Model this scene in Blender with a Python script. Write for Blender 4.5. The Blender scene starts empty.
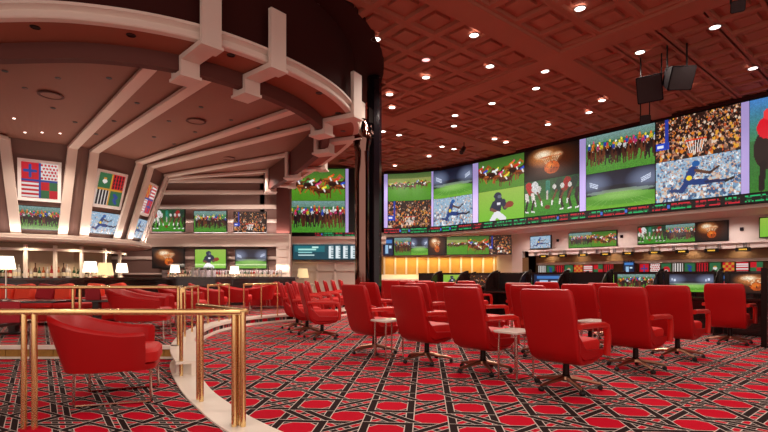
import bpy, math, random
import numpy as np
from math import sin, cos, pi, radians, sqrt, atan2
from mathutils import Vector

random.seed(7)
S = bpy.context.scene
COL = S.collection
F = 480.0; YH = 276.0; H = 1.2          # focal length (px), horizon row, eye height (m)

def X(px, d): return (px - 384.0) * d / F
def Z(py, d): return H + (YH - py) * d / F
def P(px, py, d): return Vector((X(px, d), d, Z(py, d)))
A0 = radians(40)
def uv(u, v, z=0.0): return Vector((u*cos(A0) - v*sin(A0), u*sin(A0) + v*cos(A0), z))
def v_at(px, u):                        # v where the sight line of column px meets the plane u
    r = (px - 384.0) / F
    return (u*cos(A0) - r*u*sin(A0)) / (sin(A0) + r*cos(A0))

# ------------------------------------------------------------------ mesh builder
class MB:
    def __init__(self): self.v = []; self.f = []
    def add(self, vs, fs):
        n = len(self.v); self.v += [tuple(p) for p in vs]; self.f += [tuple(i + n for i in f) for f in fs]
    def box(self, x0, x1, y0, y1, z0, z1, fn=None):
        vs = [(x, y, z) for z in (z0, z1) for y in (y0, y1) for x in (x0, x1)]
        if fn: vs = [fn(*p) for p in vs]
        self.add(vs, [(0,2,3,1),(4,5,7,6),(0,1,5,4),(1,3,7,5),(3,2,6,7),(2,0,4,6)])
        return self
    def loft(self, rings, cap=True, closed=True, wrap=False):
        n = len(rings[0]); m = len(rings); vs = [p for r in rings for p in r]; fs = []
        for i in range(m if wrap else m - 1):
            a = i*n; b = ((i+1) % m)*n
            for j in range(n if closed else n - 1):
                k = (j+1) % n
                fs.append((a+j, a+k, b+k, b+j))
        if cap and closed and not wrap:
            fs.append(tuple(range(n))[::-1]); fs.append(tuple((m-1)*n + j for j in range(n)))
        self.add(vs, fs); return self
    def tube(self, path, r, n=8, cap=True, wrap=False):
        path = [Vector(p) for p in path]; rings = []; m = len(path); prev = None
        for i, p in enumerate(path):
            a = path[(i-1) % m] if (i > 0 or wrap) else p
            b = path[(i+1) % m] if (i < m-1 or wrap) else p
            t = (b - a).normalized()
            if prev is None:
                s = t.cross(Vector((0,0,1)))
                if s.length < .01: s = t.cross(Vector((1,0,0)))
            else: s = prev - t*prev.dot(t)
            s.normalize(); prev = s; q = t.cross(s)
            rr = r[i] if isinstance(r, (list, tuple)) else r
            rings.append([p + (s*cos(2*pi*j/n) + q*sin(2*pi*j/n))*rr for j in range(n)])
        return self.loft(rings, cap, True, wrap)
    def sweep(self, path, prof, nrm, cap=True):
        """profile points (a,b): a along nrm, b along tangent x nrm, mitred"""
        path = [Vector(p) for p in path]; m = len(path); rings = []
        for i, p in enumerate(path):
            N = Vector(nrm[i] if isinstance(nrm, list) else nrm).normalized()
            t0 = (p - path[i-1]).normalized() if i > 0 else (path[1] - p).normalized()
            t1 = (path[i+1] - p).normalized() if i < m-1 else t0
            t = (t0 + t1).normalized(); B = t.cross(N).normalized()
            k = 1/max(.45, t.dot(t0))
            rings.append([p + N*a + B*b*k for a, b in prof])
        return self.loft(rings, cap)
    def lathe(self, prof, n=16, c=(0,0,0), wrap=False):
        rings = [[(c[0] + r*cos(2*pi*j/n), c[1] + r*sin(2*pi*j/n), c[2] + z) for j in range(n)] for r, z in prof]
        return self.loft(rings, wrap=wrap)
    def poly(self, pts, z0, z1):
        return self.loft([[(x, y, z0) for x, y in pts], [(x, y, z1) for x, y in pts]])
    def build(self, name, m, parent=None, smooth=True, bevel=0, loc=None, seg=2):
        me = bpy.data.meshes.new(name); me.from_pydata(self.v, [], self.f); me.update()
        import bmesh
        b = bmesh.new(); b.from_mesh(me); bmesh.ops.recalc_face_normals(b, faces=b.faces[:]); b.to_mesh(me); b.free()
        if m: me.materials.append(m)
        if smooth:
            for p in me.polygons: p.use_smooth = True
            me.set_sharp_from_angle(angle=radians(38))
        o = bpy.data.objects.new(name, me); COL.objects.link(o)
        if bevel:
            bm = o.modifiers.new('bevel', 'BEVEL'); bm.width = bevel; bm.segments = seg; bm.limit_method = 'ANGLE'; bm.angle_limit = radians(40)
        if parent: o.parent = parent
        if loc is not None: o.location = loc
        return o

def rrect(w, h, r, n=3):
    pts = []
    for cx, cy, a in ((w/2-r, h/2-r, 0), (-w/2+r, h/2-r, 90), (-w/2+r, -h/2+r, 180), (w/2-r, -h/2+r, 270)):
        for k in range(n+1):
            t = radians(a + 90*k/n); pts.append((cx + r*cos(t), cy + r*sin(t)))
    return pts
def tag(o, label=None, cat=None, group=None, kind=None):
    if label: o['label'] = label
    if cat: o['category'] = cat
    if group: o['group'] = group
    if kind: o['kind'] = kind
    return o
def thing(name, label, cat, loc=(0,0,0), rz=0, group=None):
    o = bpy.data.objects.new(name, None); COL.objects.link(o); o.empty_display_size = .2
    o.location = loc; o.rotation_euler = (0,0,rz); return tag(o, label, cat, group)
def struct(name, mb, m, **k):
    return tag(mb.build(name, m, **k), kind='structure')
KIDS = {}
def dup(root, loc, rz=0, label=None, group=None, name=None):
    def cp(o, par):
        c = o.copy(); COL.objects.link(c)
        if par: c.parent = par
        for ch in (KIDS.get(o.name) or list(o.children)): cp(ch, c)
        return c
    if root.name not in KIDS:
        def rec(o):
            KIDS[o.name] = list(o.children)
            for ch in o.children: rec(ch)
        rec(root)
    r = cp(root, None); r.location = loc; r.rotation_euler = (0,0,rz)
    if label: r['label'] = label
    if group: r['group'] = group
    return r

# ------------------------------------------------------------------ materials
def lin(c):
    return tuple(((v/255)/12.92 if v/255 <= .04045 else ((v/255+.055)/1.055)**2.4) for v in c)
def mat(name, rgb, rough=.5, metal=0, noise=0, scale=8, bump=0, bscale=60, coat=0, emit=None, es=1, spec=.5, trans=0, ior=1.45):
    m = bpy.data.materials.new(name); m.use_nodes = True; nt = m.node_tree
    b = nt.nodes['Principled BSDF']; c = lin(rgb) + (1,)
    b.inputs['Base Color'].default_value = c; b.inputs['Roughness'].default_value = rough; b.inputs['Metallic'].default_value = metal
    b.inputs['Coat Weight'].default_value = coat; b.inputs['Specular IOR Level'].default_value = spec
    b.inputs['Transmission Weight'].default_value = trans; b.inputs['IOR'].default_value = ior
    tc = nt.nodes.new('ShaderNodeTexCoord')
    if noise:
        n = nt.nodes.new('ShaderNodeTexNoise'); n.inputs['Scale'].default_value = scale; n.inputs['Detail'].default_value = 4
        nt.links.new(tc.outputs['Object'], n.inputs['Vector'])
        mx = nt.nodes.new('ShaderNodeMix'); mx.data_type = 'RGBA'
        mx.inputs[6].default_value = tuple(v*(1-noise) for v in c[:3]) + (1,)
        mx.inputs[7].default_value = tuple(min(1, v*(1+noise)) for v in c[:3]) + (1,)
        nt.links.new(n.outputs['Fac'], mx.inputs[0]); nt.links.new(mx.outputs[2], b.inputs['Base Color'])
    if bump:
        n = nt.nodes.new('ShaderNodeTexNoise'); n.inputs['Scale'].default_value = bscale; n.inputs['Detail'].default_value = 3
        nt.links.new(tc.outputs['Object'], n.inputs['Vector'])
        bp = nt.nodes.new('ShaderNodeBump'); bp.inputs['Strength'].default_value = bump; bp.inputs['Distance'].default_value = .01
        nt.links.new(n.outputs['Fac'], bp.inputs['Height']); nt.links.new(bp.outputs['Normal'], b.inputs['Normal'])
    if emit:
        b.inputs['Emission Color'].default_value = lin(emit) + (1,); b.inputs['Emission Strength'].default_value = es
    return m
M = {}
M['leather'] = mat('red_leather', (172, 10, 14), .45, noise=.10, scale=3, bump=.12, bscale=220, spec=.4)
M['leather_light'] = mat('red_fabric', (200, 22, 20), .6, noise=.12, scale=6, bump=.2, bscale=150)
M['leather_dark'] = mat('crimson_fabric', (160, 8, 30), .6, noise=.15, scale=5, bump=.2, bscale=150)
M['coral'] = mat('coral_cushion', (238, 74, 48), .6, noise=.12, scale=6, bump=.2, bscale=120)
M['armwood'] = mat('arm_pad', (196, 32, 26), .32, coat=.3)
M['bronze'] = mat('bronze_metal', (170, 128, 104), .28, 1)
M['darkmetal'] = mat('dark_column', (32, 20, 18), .35, .6)
M['caster'] = mat('caster_rubber', (22, 18, 18), .5)
M['chrome'] = mat('chrome', (205, 190, 180), .15, 1)
M['brass'] = mat('brass', (240, 206, 146), .2, .9, noise=.08, scale=3)
M['brass_tile'] = mat('brass_tiles', (168, 128, 60), .4, .4, noise=.3, scale=14)
M['marble'] = mat('cream_marble', (246, 238, 224), .3, noise=.05, scale=2.5, coat=.2)
M['cream'] = mat('cream_molding', (222, 206, 194), .55, noise=.04, scale=2)
M['cream2'] = mat('cream_plaster', (216, 200, 188), .6, noise=.04, scale=2)
M['brown'] = mat('brown_wall', (122, 94, 86), .7, noise=.06, scale=2, bump=.1)
M['brown_ceiling'] = mat('brown_ceiling', (146, 102, 86), .7, noise=.04, scale=1.5)
M['soffit'] = mat('soffit_brown', (150, 84, 62), .7, noise=.04, scale=1.5)
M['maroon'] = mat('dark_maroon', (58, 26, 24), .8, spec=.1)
M['fascia'] = mat('fascia_brown', (92, 46, 38), .7)
M['terra'] = mat('terracotta_ceiling', (166, 100, 80), .75, noise=.05, scale=1.2, spec=.2)
M['black'] = mat('black_frame', (12, 12, 14), .35)
M['wood'] = mat('dark_wood', (34, 18, 16), .25, noise=.2, scale=6, coat=.4)
M['wood2'] = mat('mahogany', (44, 20, 18), .25, noise=.25, scale=6, coat=.5)
M['whitetop'] = mat('white_table_top', (228, 218, 208), .25, coat=.3)
M['white'] = mat('white_frame', (246, 242, 240), .45)
M['gold'] = mat('gold_panel', (208, 160, 80), .45, .2, noise=.08, scale=5)
M['cabinet'] = mat('tan_cabinet', (126, 96, 62), .5, noise=.1, scale=4)
M['tan'] = mat('tan_plaster', (176, 150, 124), .5, noise=.1, scale=2)
M['silver'] = mat('silver_bracket', (170, 165, 165), .3, .9)
M['speaker'] = mat('speaker_black', (26, 20, 24), .7, spec=.15)
M['grille'] = mat('speaker_grille', (46, 36, 38), .7, bump=.6, bscale=300)
M['mirror'] = mat('mirror_glass', (190, 180, 186), .12, .8)
M['pillar'] = mat('bronze_mirror', (118, 88, 80), .08, 1)
M['pillar_dark'] = mat('black_mosaic', (24, 18, 24), .12, .3, noise=.4, scale=60)
M['shade'] = mat('lamp_shade', (255, 244, 225), .8, emit=(255, 240, 215), es=1.6)
M['shade_dim'] = mat('lamp_shade_amber', (230, 205, 150), .8, emit=(240, 214, 160), es=.7)
M['bulb'] = mat('downlight_glow', (255, 240, 225), .5, emit=(255, 240, 228), es=6)
M['bulb_pink'] = mat('downlight_pink', (255, 180, 180), .5, emit=(255, 170, 170), es=2)
M['can'] = mat('dark_can', (30, 20, 18), .3, .5)
M['vent'] = mat('round_vent', (110, 60, 48), .6)
M['lav'] = mat('lavender_strip', (160, 150, 205), .5, emit=(158, 148, 206), es=.75)
M['signgold'] = mat('sign_gold', (220, 180, 60), .5, emit=(225, 180, 60), es=.7)
#M['neon'] = mat('neon_pink', (255, 120, 150), .5, emit=(255, 110, 150), es=1.5)
#M['neon2'] = mat('neon_cyan', (90, 220, 220), .5, emit=(90, 220, 225), es=1.2)
BOT = [mat('bottle_%s' % n, c, .12, coat=.6) for n, c in (('amber', (150, 70, 30)), ('green', (40, 70, 40)), ('clear', (190, 180, 175)), ('red', (150, 30, 30)), ('brown', (70, 38, 24)))]
M['glass_bottle_label'] = mat('bottle_label', (225, 210, 180), .6)

def vmat(name, es):                      # colours held per cell of a display's pixel grid
    m = bpy.data.materials.new(name); m.use_nodes = True; nt = m.node_tree
    b = nt.nodes['Principled BSDF']; a = nt.nodes.new('ShaderNodeVertexColor'); a.layer_name = 'cells'
    b.inputs['Roughness'].default_value = .4
    if es:
        b.inputs['Base Color'].default_value = (.01, .01, .01, 1)
        nt.links.new(a.outputs['Color'], b.inputs['Emission Color']); b.inputs['Emission Strength'].default_value = es
    else: nt.links.new(a.outputs['Color'], b.inputs['Base Color'])
    return m
M['screen'] = vmat('display_cells', .86)
M['print'] = vmat('printed_cells', 0)
M['print_glow'] = vmat('glowing_print', .7)  # tile and picture prints emit their own colours

# node expression helper for the carpet
class E:
    nt = None
    def __init__(s, k): s.k = k
    def op(s, o, t=None, u=None):
        n = E.nt.nodes.new('ShaderNodeMath'); n.operation = o
        for i, w in enumerate((s, t, u)):
            if w is None: continue
            if isinstance(w, E): E.nt.links.new(w.k, n.inputs[i])
            else: n.inputs[i].default_value = w
        return E(n.outputs[0])
    def __add__(s, t): return s.op('ADD', t)
    def __sub__(s, t): return s.op('SUBTRACT', t)
    def __mul__(s, t): return s.op('MULTIPLY', t)
def mixc(f, a, b):
    n = E.nt.nodes.new('ShaderNodeMix'); n.data_type = 'RGBA'
    E.nt.links.new(f.k, n.inputs[0])
    for i, w in ((6, a), (7, b)):
        if isinstance(w, tuple): n.inputs[i].default_value = w
        else: E.nt.links.new(w, n.inputs[i])
    return n.outputs[2]
def carpet(name, r0, r1, off=(0, 0)):
    m = bpy.data.materials.new(name); m.use_nodes = True; nt = m.node_tree; E.nt = nt
    b = nt.nodes['Principled BSDF']; b.inputs['Roughness'].default_value = .95; b.inputs['Specular IOR Level'].default_value = .1
    g = nt.nodes.new('ShaderNodeNewGeometry'); sp = nt.nodes.new('ShaderNodeSeparateXYZ'); nt.links.new(g.outputs['Position'], sp.inputs[0])
    x, y = E(sp.outputs[0]), E(sp.outputs[1])
    a = x*r0[0] + y*r0[1] + off[0]; c = x*r1[0] + y*r1[1] + off[1]
    def fold(e): return (e.op('FRACT') - .5).op('ABSOLUTE')
    da = (fold(a) - .125).op('ABSOLUTE'); dc = (fold(c) - .125).op('ABSOLUTE')
    d1 = fold(a + c)*.707; d2 = fold(a - c)*.707
    no = nt.nodes.new('ShaderNodeTexNoise'); no.inputs['Scale'].default_value = 1.4; nt.links.new(g.outputs['Position'], no.inputs['Vector'])
    nf = nt.nodes.new('ShaderNodeTexNoise'); nf.inputs['Scale'].default_value = 240; nt.links.new(g.outputs['Position'], nf.inputs['Vector'])
    red = mixc(E(no.outputs['Fac']), lin((182, 4, 34)) + (1,), lin((204, 8, 44)) + (1,))
    cream = lin((206, 194, 186)) + (1,); dark = lin((40, 27, 27)) + (1,)
    def weave(order):
        cur = red
        for d in order: cur = mixc(d.op('LESS_THAN', .076), cur, cream); cur = mixc(d.op('LESS_THAN', .059), cur, dark)
        return cur
    par = ((a.op('FLOOR') + c.op('FLOOR'))*.5).op('FRACT').op('GREATER_THAN', .25)
    cur = mixc(par, weave((da, d1, dc, d2)), weave((dc, d2, da, d1)))
    nt.links.new(cur, b.inputs['Base Color'])
    bp = nt.nodes.new('ShaderNodeBump'); bp.inputs['Strength'].default_value = .5; bp.inputs['Distance'].default_value = .004
    nt.links.new(nf.outputs['Fac'], bp.inputs['Height']); nt.links.new(bp.outputs['Normal'], b.inputs['Normal'])
    return m
pc = .50
M['carpet'] = carpet('caned_carpet', (cos(A0)/pc, sin(A0)/pc), (-sin(A0)/pc, cos(A0)/pc), (.183, .298))
# left carpet: strips run along 125.6 deg, rows straight across
th = radians(125.6); sx, sl = .44, .47
# [X,Y] = a*(sx,0) + c*sl*(cos,sin)  ->  c = Y/(sl sin), a = (X - Y cot)/sx
M['carpet_left'] = carpet('caned_carpet_left', (1/sx, -cos(th)/sin(th)/sx), (0.0, 1/(sl*sin(th))), (.1, .25))

# ------------------------------------------------------------------ pictures, drawn cell by cell
class Pic:
    def __init__(s, w, h, c=(0, 0, 0)):
        s.w, s.h = w, h; s.a = np.zeros((h, w, 3)); s.a[:] = c
        s.y, s.x = np.mgrid[0:h, 0:w]; s.x = (s.x+.5)/w; s.y = (s.y+.5)/h; s.k = w/h
        s.r = np.random.RandomState(w*7 + h)
    def grad(s, y0, y1, c0, c1):
        t = np.clip((s.y-y0)/(y1-y0), 0, 1)[..., None]; m = (s.y >= y0) & (s.y < y1)
        s.a[m] = ((1-t)*np.array(c0) + t*np.array(c1))[m]; return s
    def ell(s, cx, cy, rx, ry, c, al=1, soft=False):
        d = ((s.x-cx)/rx)**2 + ((s.y-cy)/ry)**2
        m = np.clip(1-d, 0, 1)*al if soft else (d < 1)*al
        s.a = s.a*(1-m[..., None]) + np.array(c)*m[..., None]; return s
    def cap(s, x0, y0, x1, y1, r, c):
        X_ = s.x*s.k; x0 *= s.k; x1 *= s.k; dx, dy = x1-x0, y1-y0; L = dx*dx+dy*dy + 1e-9
        t = np.clip(((X_-x0)*dx + (s.y-y0)*dy)/L, 0, 1)
        s.a[(X_-x0-t*dx)**2 + (s.y-y0-t*dy)**2 < r*r] = c; return s
    def rect(s, x0, x1, y0, y1, c):
        s.a[(s.x >= x0) & (s.x < x1) & (s.y >= y0) & (s.y < y1)] = c; return s
    def noise(s, k, y0=0, y1=1):
        m = (s.y >= y0) & (s.y < y1); n = 1 + k*(s.r.rand(s.h, s.w, 1)-.5); s.a = np.where(m[..., None], s.a*n, s.a); return s
    def fin(s): return np.clip(s.a, 0, 255)
CAPS = [(220, 40, 40), (240, 220, 60), (240, 240, 240), (40, 80, 200), (230, 120, 40), (220, 60, 120), (60, 160, 90)]
def horse(p, x, y, s, body, jock, rs):
    k = p.k; w = s/k
    p.cap(x-w*.5, y, x+w*.45, y-.02*s, s*.19, body); p.cap(x-w*.5, y+.08*s, x+w*.4, y+.09*s, s*.1, tuple(v*.6 for v in body)); p.cap(x+w*.45, y-.04*s, x+w*.85, y-s*.45, s*.10, body)
    p.cap(x+w*.85, y-s*.45, x+w*1.1, y-s*.25, s*.07, body)
    for q in (-.6, -.4, .35, .55): p.cap(x+w*q, y+s*.1, x+w*(q + rs.uniform(-.35, .35)), y+s*rs.uniform(.45, .62), s*.045, body)
    p.cap(x-w*.9, y-s*.02, x-w*.55, y-s*.08, s*.04, tuple(v*.5 for v in body))
    p.cap(x-w*.1, y-s*.26, x+w*.18, y-s*.38, s*.095, jock); p.ell(x+w*.28, y-s*.5, w*.085, s*.085, CAPS[rs.randint(7)])
    p.cap(x, y-s*.2, x+w*.1, y, s*.06, (235, 230, 225))
def pic_race(w, h, sd=1):
    p = Pic(w, h); rs = np.random.RandomState(sd)
    p.grad(0, .18, (70, 96, 50), (96, 116, 60)).grad(.18, .42, (150, 150, 90), (130, 160, 60)).grad(.42, 1, (84, 150, 34), (70, 140, 26)).noise(.12)
    p.rect(0, 1, .34, .37, (180, 165, 130))
    for i in range(9): horse(p, .06+.1*i + rs.uniform(-.02, .02), .42+rs.uniform(-.05, .06), .2, [(90, 44, 24), (60, 34, 28), (120, 66, 36)][i % 3], CAPS[rs.randint(7)], rs)
    return p.fin()
def pic_close(w, h, sd=2):
    p = Pic(w, h); rs = np.random.RandomState(sd)
    p.grad(0, .35, (60, 100, 40), (84, 130, 44)).grad(.35, 1, (96, 150, 44), (72, 132, 30)).noise(.15)
    for i in range(9): horse(p, .04+.115*i, .36+.045*i % .27 + .12*((i*7) % 3)/2, .36, [(150, 72, 30), (96, 46, 24), (176, 92, 40), (60, 34, 26)][i % 4], CAPS[(i*3) % 7], rs)
    return p.fin()
def pic_pack(w, h, sd=3):
    p = Pic(w, h); rs = np.random.RandomState(sd)
    p.grad(0, .35, (118, 150, 150), (80, 120, 90)).grad(.2, .5, (60, 104, 62), (70, 120, 60)).grad(.5, 1, (80, 140, 54), (66, 136, 36)).noise(.2)
    for row in (0, 1):
        for i in range(12):
            x = .05+.082*i + .04*row + rs.uniform(-.015, .015); y = .44 + .08*row + rs.uniform(-.04, .04); b = [(70, 34, 22), (30, 20, 22), (98, 50, 28), (44, 28, 26)][rs.randint(4)]
            p.ell(x, y, .034, .15, b); p.cap(x-.015, y+.1, x-.025+rs.uniform(-.02, .02), y+.30, .018, b); p.cap(x+.018, y+.1, x+.02+rs.uniform(-.02, .02), y+.28, .018, b)
            c = CAPS[rs.randint(7)]; p.ell(x, y-.15, .024, .07, tuple(v*.8 for v in c)); p.ell(x, y-.235, .013, .035, CAPS[rs.randint(7)])
            p.ell(x+.005, y-.04, .012, .09, (20, 12, 14)); p.ell(x+.004, y-.08, .005, .02, (200, 190, 180))
    p.noise(.25)
    return p.fin()
def pic_crowd(w, h, sd=4, hoop=False, pale=False):
    p = Pic(w, h, (40, 22, 16) if not pale else (150, 180, 205)); rs = np.random.RandomState(sd)
    pal = [(220, 122, 30), (226, 160, 50), (20, 14, 14), (140, 60, 28), (224, 200, 176), (50, 28, 24), (190, 76, 34), (80, 48, 40), (34, 24, 24), (150, 110, 90), (26, 20, 26)] if not pale else [(196, 214, 228), (120, 156, 190), (236, 240, 244), (90, 120, 150), (214, 190, 170), (60, 90, 130), (170, 196, 210)]
    for i in range(int(w*h*.12)):
        c = pal[rs.randint(len(pal))]; x, y = rs.rand(2); r = rs.uniform(.014, .026)*(.7 + .9*y); p.ell(x, y, r/p.k*1.1, r*1.5, c); p.ell(x, y-r*1.6, r/p.k*.6, r*.6, (196, 140, 110))
    if hoop:
        p.rect(.0, .17, .55, .72, (30, 70, 200)).rect(.12, .16, 0, .7, (40, 60, 160)); p.rect(.02, .1, .6, .66, (235, 235, 245))
        p.cap(.38, .6, .62, .6, .02, (220, 60, 30))
        for i in range(7): p.cap(.39+.035*i, .62, .43+.022*i, .9, .008, (240, 236, 230))
    return p.fin()
def pic_stadium(w, h, sd=5):
    p = Pic(w, h); p.grad(0, .5, (14, 18, 36), (40, 48, 70)).grad(.5, .64, (24, 26, 34), (30, 40, 30)).grad(.64, 1, (70, 140, 34), (110, 176, 44))
    p.ell(.5, .52, .56, .13, (26, 30, 40)); p.ell(.5, .56, .5, .06, (120, 140, 120), .8); p.ell(.5, .75, .6, .17, (84, 150, 44), .9); p.ell(.5, .66, .5, .16, (200, 235, 150), .5, True); p.noise(.1)
    for x, sg in ((.12, 1), (.88, -1)):
        for dy in (0, .045, .09): p.cap(x-.06, .28-sg*.03+dy, x+.06, .28+sg*.06+dy-(0 if sg > 0 else .06)+(.0 if sg > 0 else .06), .012, (235, 240, 250))
        p.ell(x, .3, .3, .34, (190, 205, 240), .5, True)
    for i in range(9): p.cap(.5+(i-4)*.045, .68, .5+(i-4)*.15, 1, .004, (130, 180, 90))
    return p.fin()
def pic_ball(w, h, sd=6):
    p = Pic(w, h, (10, 6, 6)); p.ell(.5, .45, .6, .65, (110, 44, 14), .75, True); p.ell(.38, .3, .36, .36, (235, 150, 80), .8, True)
    p.ell(.36, .22, .2, .16, (255, 240, 215), .9, True); p.ell(.62, .28, .12, .1, (255, 220, 180), .7, True)
    for i in range(9): p.cap(.34+.04*i, .32, .42+.02*i, .55, .006, (226, 196, 160))
    p.cap(.32, .32, .68, .3, .014, (196, 90, 40)); p.ell(.52, .66, .135, .2, (196, 84, 20)); p.ell(.49, .6, .09, .12, (240, 140, 50), .8, True); p.ell(.56, .74, .1, .12, (120, 44, 12), .6, True)
    p.cap(.4, .62, .63, .7, .007, (60, 24, 10)); p.cap(.53, .48, .5, .84, .007, (60, 24, 10)); p.noise(.3); return p.fin()
def pic_players(w, h, sd=7):
    p = Pic(w, h); p.grad(0, .55, (30, 74, 44), (52, 110, 44)).grad(.55, 1, (66, 136, 40), (52, 132, 30)); rs = np.random.RandomState(sd)
    p.cap(.45, .1, .45, .34, .07, (40, 120, 100)); p.cap(.44, .35, .44, .55, .03, (190, 180, 170))
    for x, c, g in ((.08, (176, 28, 30), 1), (.2, (206, 206, 206), 1), (.66, (34, 58, 44), -1), (.8, (150, 30, 30), -1), (.93, (30, 50, 42), -1)):
        p.cap(x, .12, x+.05*g, .3, .1, c); p.ell(x+.09*g, .24, .035, .07, (200, 196, 190)); p.cap(x+.05*g, .34, x+.13*g, .62, .028, (110, 66, 44)); p.cap(x+.13*g, .62, x+.14*g, .72, .022, (230, 226, 220))
        p.cap(x-.04*g, .38, x-.02*g, .58, .055, (214, 206, 198) if g > 0 else (44, 34, 34)); p.cap(x-.02*g, .58, x-.06*g, .84, .035, (40, 30, 28)); p.cap(x-.06*g, .86, x-.01*g, .88, .02, (235, 232, 226))
    p.ell(.44, .78, .05, .06, (120, 54, 30)); p.noise(.35); return p.fin()
def pic_runner(w, h, sd=8):
    p = Pic(w, h); p.grad(0, 1, (150, 186, 70), (120, 190, 50)).noise(.06); n = (24, 34, 62); sk = (120, 76, 56)
    p.cap(.46, .38, .42, .62, .15, n); p.cap(.56, .4, .6, .6, .08, n); p.cap(.6, .6, .72, .56, .05, sk); p.cap(.36, .42, .3, .62, .07, n); p.cap(.3, .62, .42, .72, .05, sk)
    p.ell(.44, .2, .085, .12, n); p.ell(.48, .23, .04, .06, (90, 100, 120)); p.ell(.7, .52, .085, .1, (140, 50, 30)); p.cap(.44, .8, .56, .96, .1, (232, 232, 236)); p.cap(.4, .8, .32, .98, .09, (232, 232, 236))
    p.rect(.42, .5, .42, .5, (230, 230, 240)); return p.fin()
def pic_leap(w, h, sd=9):
    p = Pic(w, h); p.a = pic_crowd(w, h, sd, pale=True); n = (22, 56, 120)
    p.cap(.46, .3, .4, .55, .085, n); p.cap(.5, .32, .66, .42, .035, (96, 60, 46)); p.cap(.66, .42, .76, .3, .025, (60, 40, 40)); p.cap(.42, .58, .62, .62, .07, n); p.cap(.62, .62, .84, .64, .035, (30, 40, 80)); p.cap(.84, .66, .92, .6, .03, (40, 30, 30))
    p.cap(.4, .58, .32, .78, .06, n); p.cap(.32, .78, .2, .74, .04, (40, 60, 110)); p.ell(.5, .16, .05, .075, (20, 90, 160)); p.ell(.42, .48, .035, .06, (240, 210, 40)); return p.fin()
def pic_hanging(w, h, sd=10):
    p = Pic(w, h); p.grad(0, .45, (70, 130, 200), (60, 130, 80)).grad(.45, 1, (56, 110, 60), (50, 120, 40)).noise(.2); rs = np.random.RandomState(3)
    for i in range(3):
        x = .2+.32*i; p.ell(x, .55, .16, .22, (40, 26, 24)); p.cap(x-.05, .7, x-.07, .96, .035, (30, 20, 20)); p.cap(x+.06, .7, x+.07, .94, .035, (30, 20, 20)); p.ell(x, .32, .12, .12, (220, 20, 40)); p.ell(x, .18, .05, .06, (240, 60, 60))
    return p.fin()
def pic_board(w, h, sd=11):
    p = Pic(w, h, (20, 70, 84)); rs = np.random.RandomState(2)
    p.rect(.03, .5, .1, .5, (30, 110, 120)).rect(.08, .36, .3, .38, (170, 230, 220)).rect(.08, .3, .5, .56, (150, 210, 210)).rect(.08, .34, .68, .74, (200, 230, 230)).rect(.3, .4, .14, .26, (200, 240, 230))
    for i in range(4):
        x = .56+.115*i; p.rect(x, x+.075, .1, .92, (225, 236, 240))
        for k in range(6): p.rect(x+.04, x+.075, .14+k*.13, .2+k*.13, (60, 100, 110))
    return p.fin()
def pic_ticker(w, h, sd=12):
    p = Pic(w, h, (6, 6, 10)); rs = np.random.RandomState(sd); x = 0
    while x < w:
        L = rs.randint(8, 22); c0 = (214, 30, 50) if rs.rand() < .5 else (20, 190, 110); c1 = (20, 180, 100) if rs.rand() < .7 else (210, 30, 50)
        for i in range(x, min(w, x+L)):
            if rs.rand() < .8: p.a[1, i] = c0
            if rs.rand() < .8: p.a[h-2, i] = c1
            if h > 5 and rs.rand() < .6: p.a[2, i] = np.array(c0)*.6; p.a[h-3, i] = np.array(c1)*.6
        if x+L < w-3 and rs.rand() < .4: p.a[2:h-2, x+L:x+L+2] = (60, 110, 210)
        x += L + 3
    return p.fin()
def pic_text(w, h, sd=13):
    p = Pic(w, h, (16, 34, 66)); rs = np.random.RandomState(sd)
    p.rect(.1, .9, .1, .3, (60, 120, 190)).rect(.2, .5, .4, .9, (150, 190, 225)).rect(.6, .85, .45, .6, (200, 225, 240)); return p.fin()
R_, W_, G_, B_, K_, Y_ = (206, 24, 40), (240, 232, 226), (48, 108, 68), (36, 70, 150), (24, 18, 20), (214, 150, 50)
def silk(kind, n=24):
    p = Pic(n, n, R_)
    if kind == 'cross': p.rect(.42, .58, .12, .88, B_).rect(.12, .88, .42, .58, B_); [p.ell(a, b, .1, .1, B_) for a, b in ((.5, .2), (.5, .8), (.2, .5), (.8, .5), (.5, .5))]
    if kind == 'dots':
        p.a[:] = W_
        for i in range(5):
            for j in range(5): p.ell(.1+.2*i + (.1 if j % 2 else 0)-.03, .1+.2*j, .07, .07, R_)
    if kind == 'stripes':
        for i in range(4): p.rect(0, 1, .1+.24*i, .22+.24*i, W_)
    if kind == 'check': p.rect(.5, 1, 0, .5, G_).rect(0, .5, .5, 1, G_)
    if kind == 'green': p.a[:] = G_; p.ell(.5, .55, .2, .14, W_); p.rect(.38, .62, .3, .42, Y_)
    if kind == 'diamonds':
        for i in range(4):
            for j in range(4): p.ell(.14+.24*i, .14+.24*j, .07, .12, K_)
    if kind == 'vstripes':
        p.a[:] = W_
        for i in range(4): p.rect(.06+.25*i, .19+.25*i, 0, 1, K_)
    if kind == 'crest': p.a[:] = G_; p.cap(.35, .25, .6, .4, .1, B_); p.cap(.6, .4, .4, .6, .1, B_); p.cap(.4, .6, .6, .8, .1, B_)
    if kind == 'gold':
        p.a[:] = R_
        for i in range(4):
            for j in range(4):
                if (i+j) % 2: p.rect(i/4, i/4+.25, j/4, j/4+.25, Y_)
    if kind == 'arch': p.a[:] = G_; p.ell(.5, .7, .4, .4, R_); p.ell(.5, .85, .2, .25, W_)
    return p.fin()
def silk4(a, b, c, d, n=24, gold=False):
    k = 3; o = np.zeros((2*n+k, 2*n+k, 3)); o[:] = B_ if not gold else Y_
    o[:n, :n] = silk(a, n); o[:n, n+k:] = silk(b, n); o[n+k:, :n] = silk(c, n); o[n+k:, n+k:] = silk(d, n); return o

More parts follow.
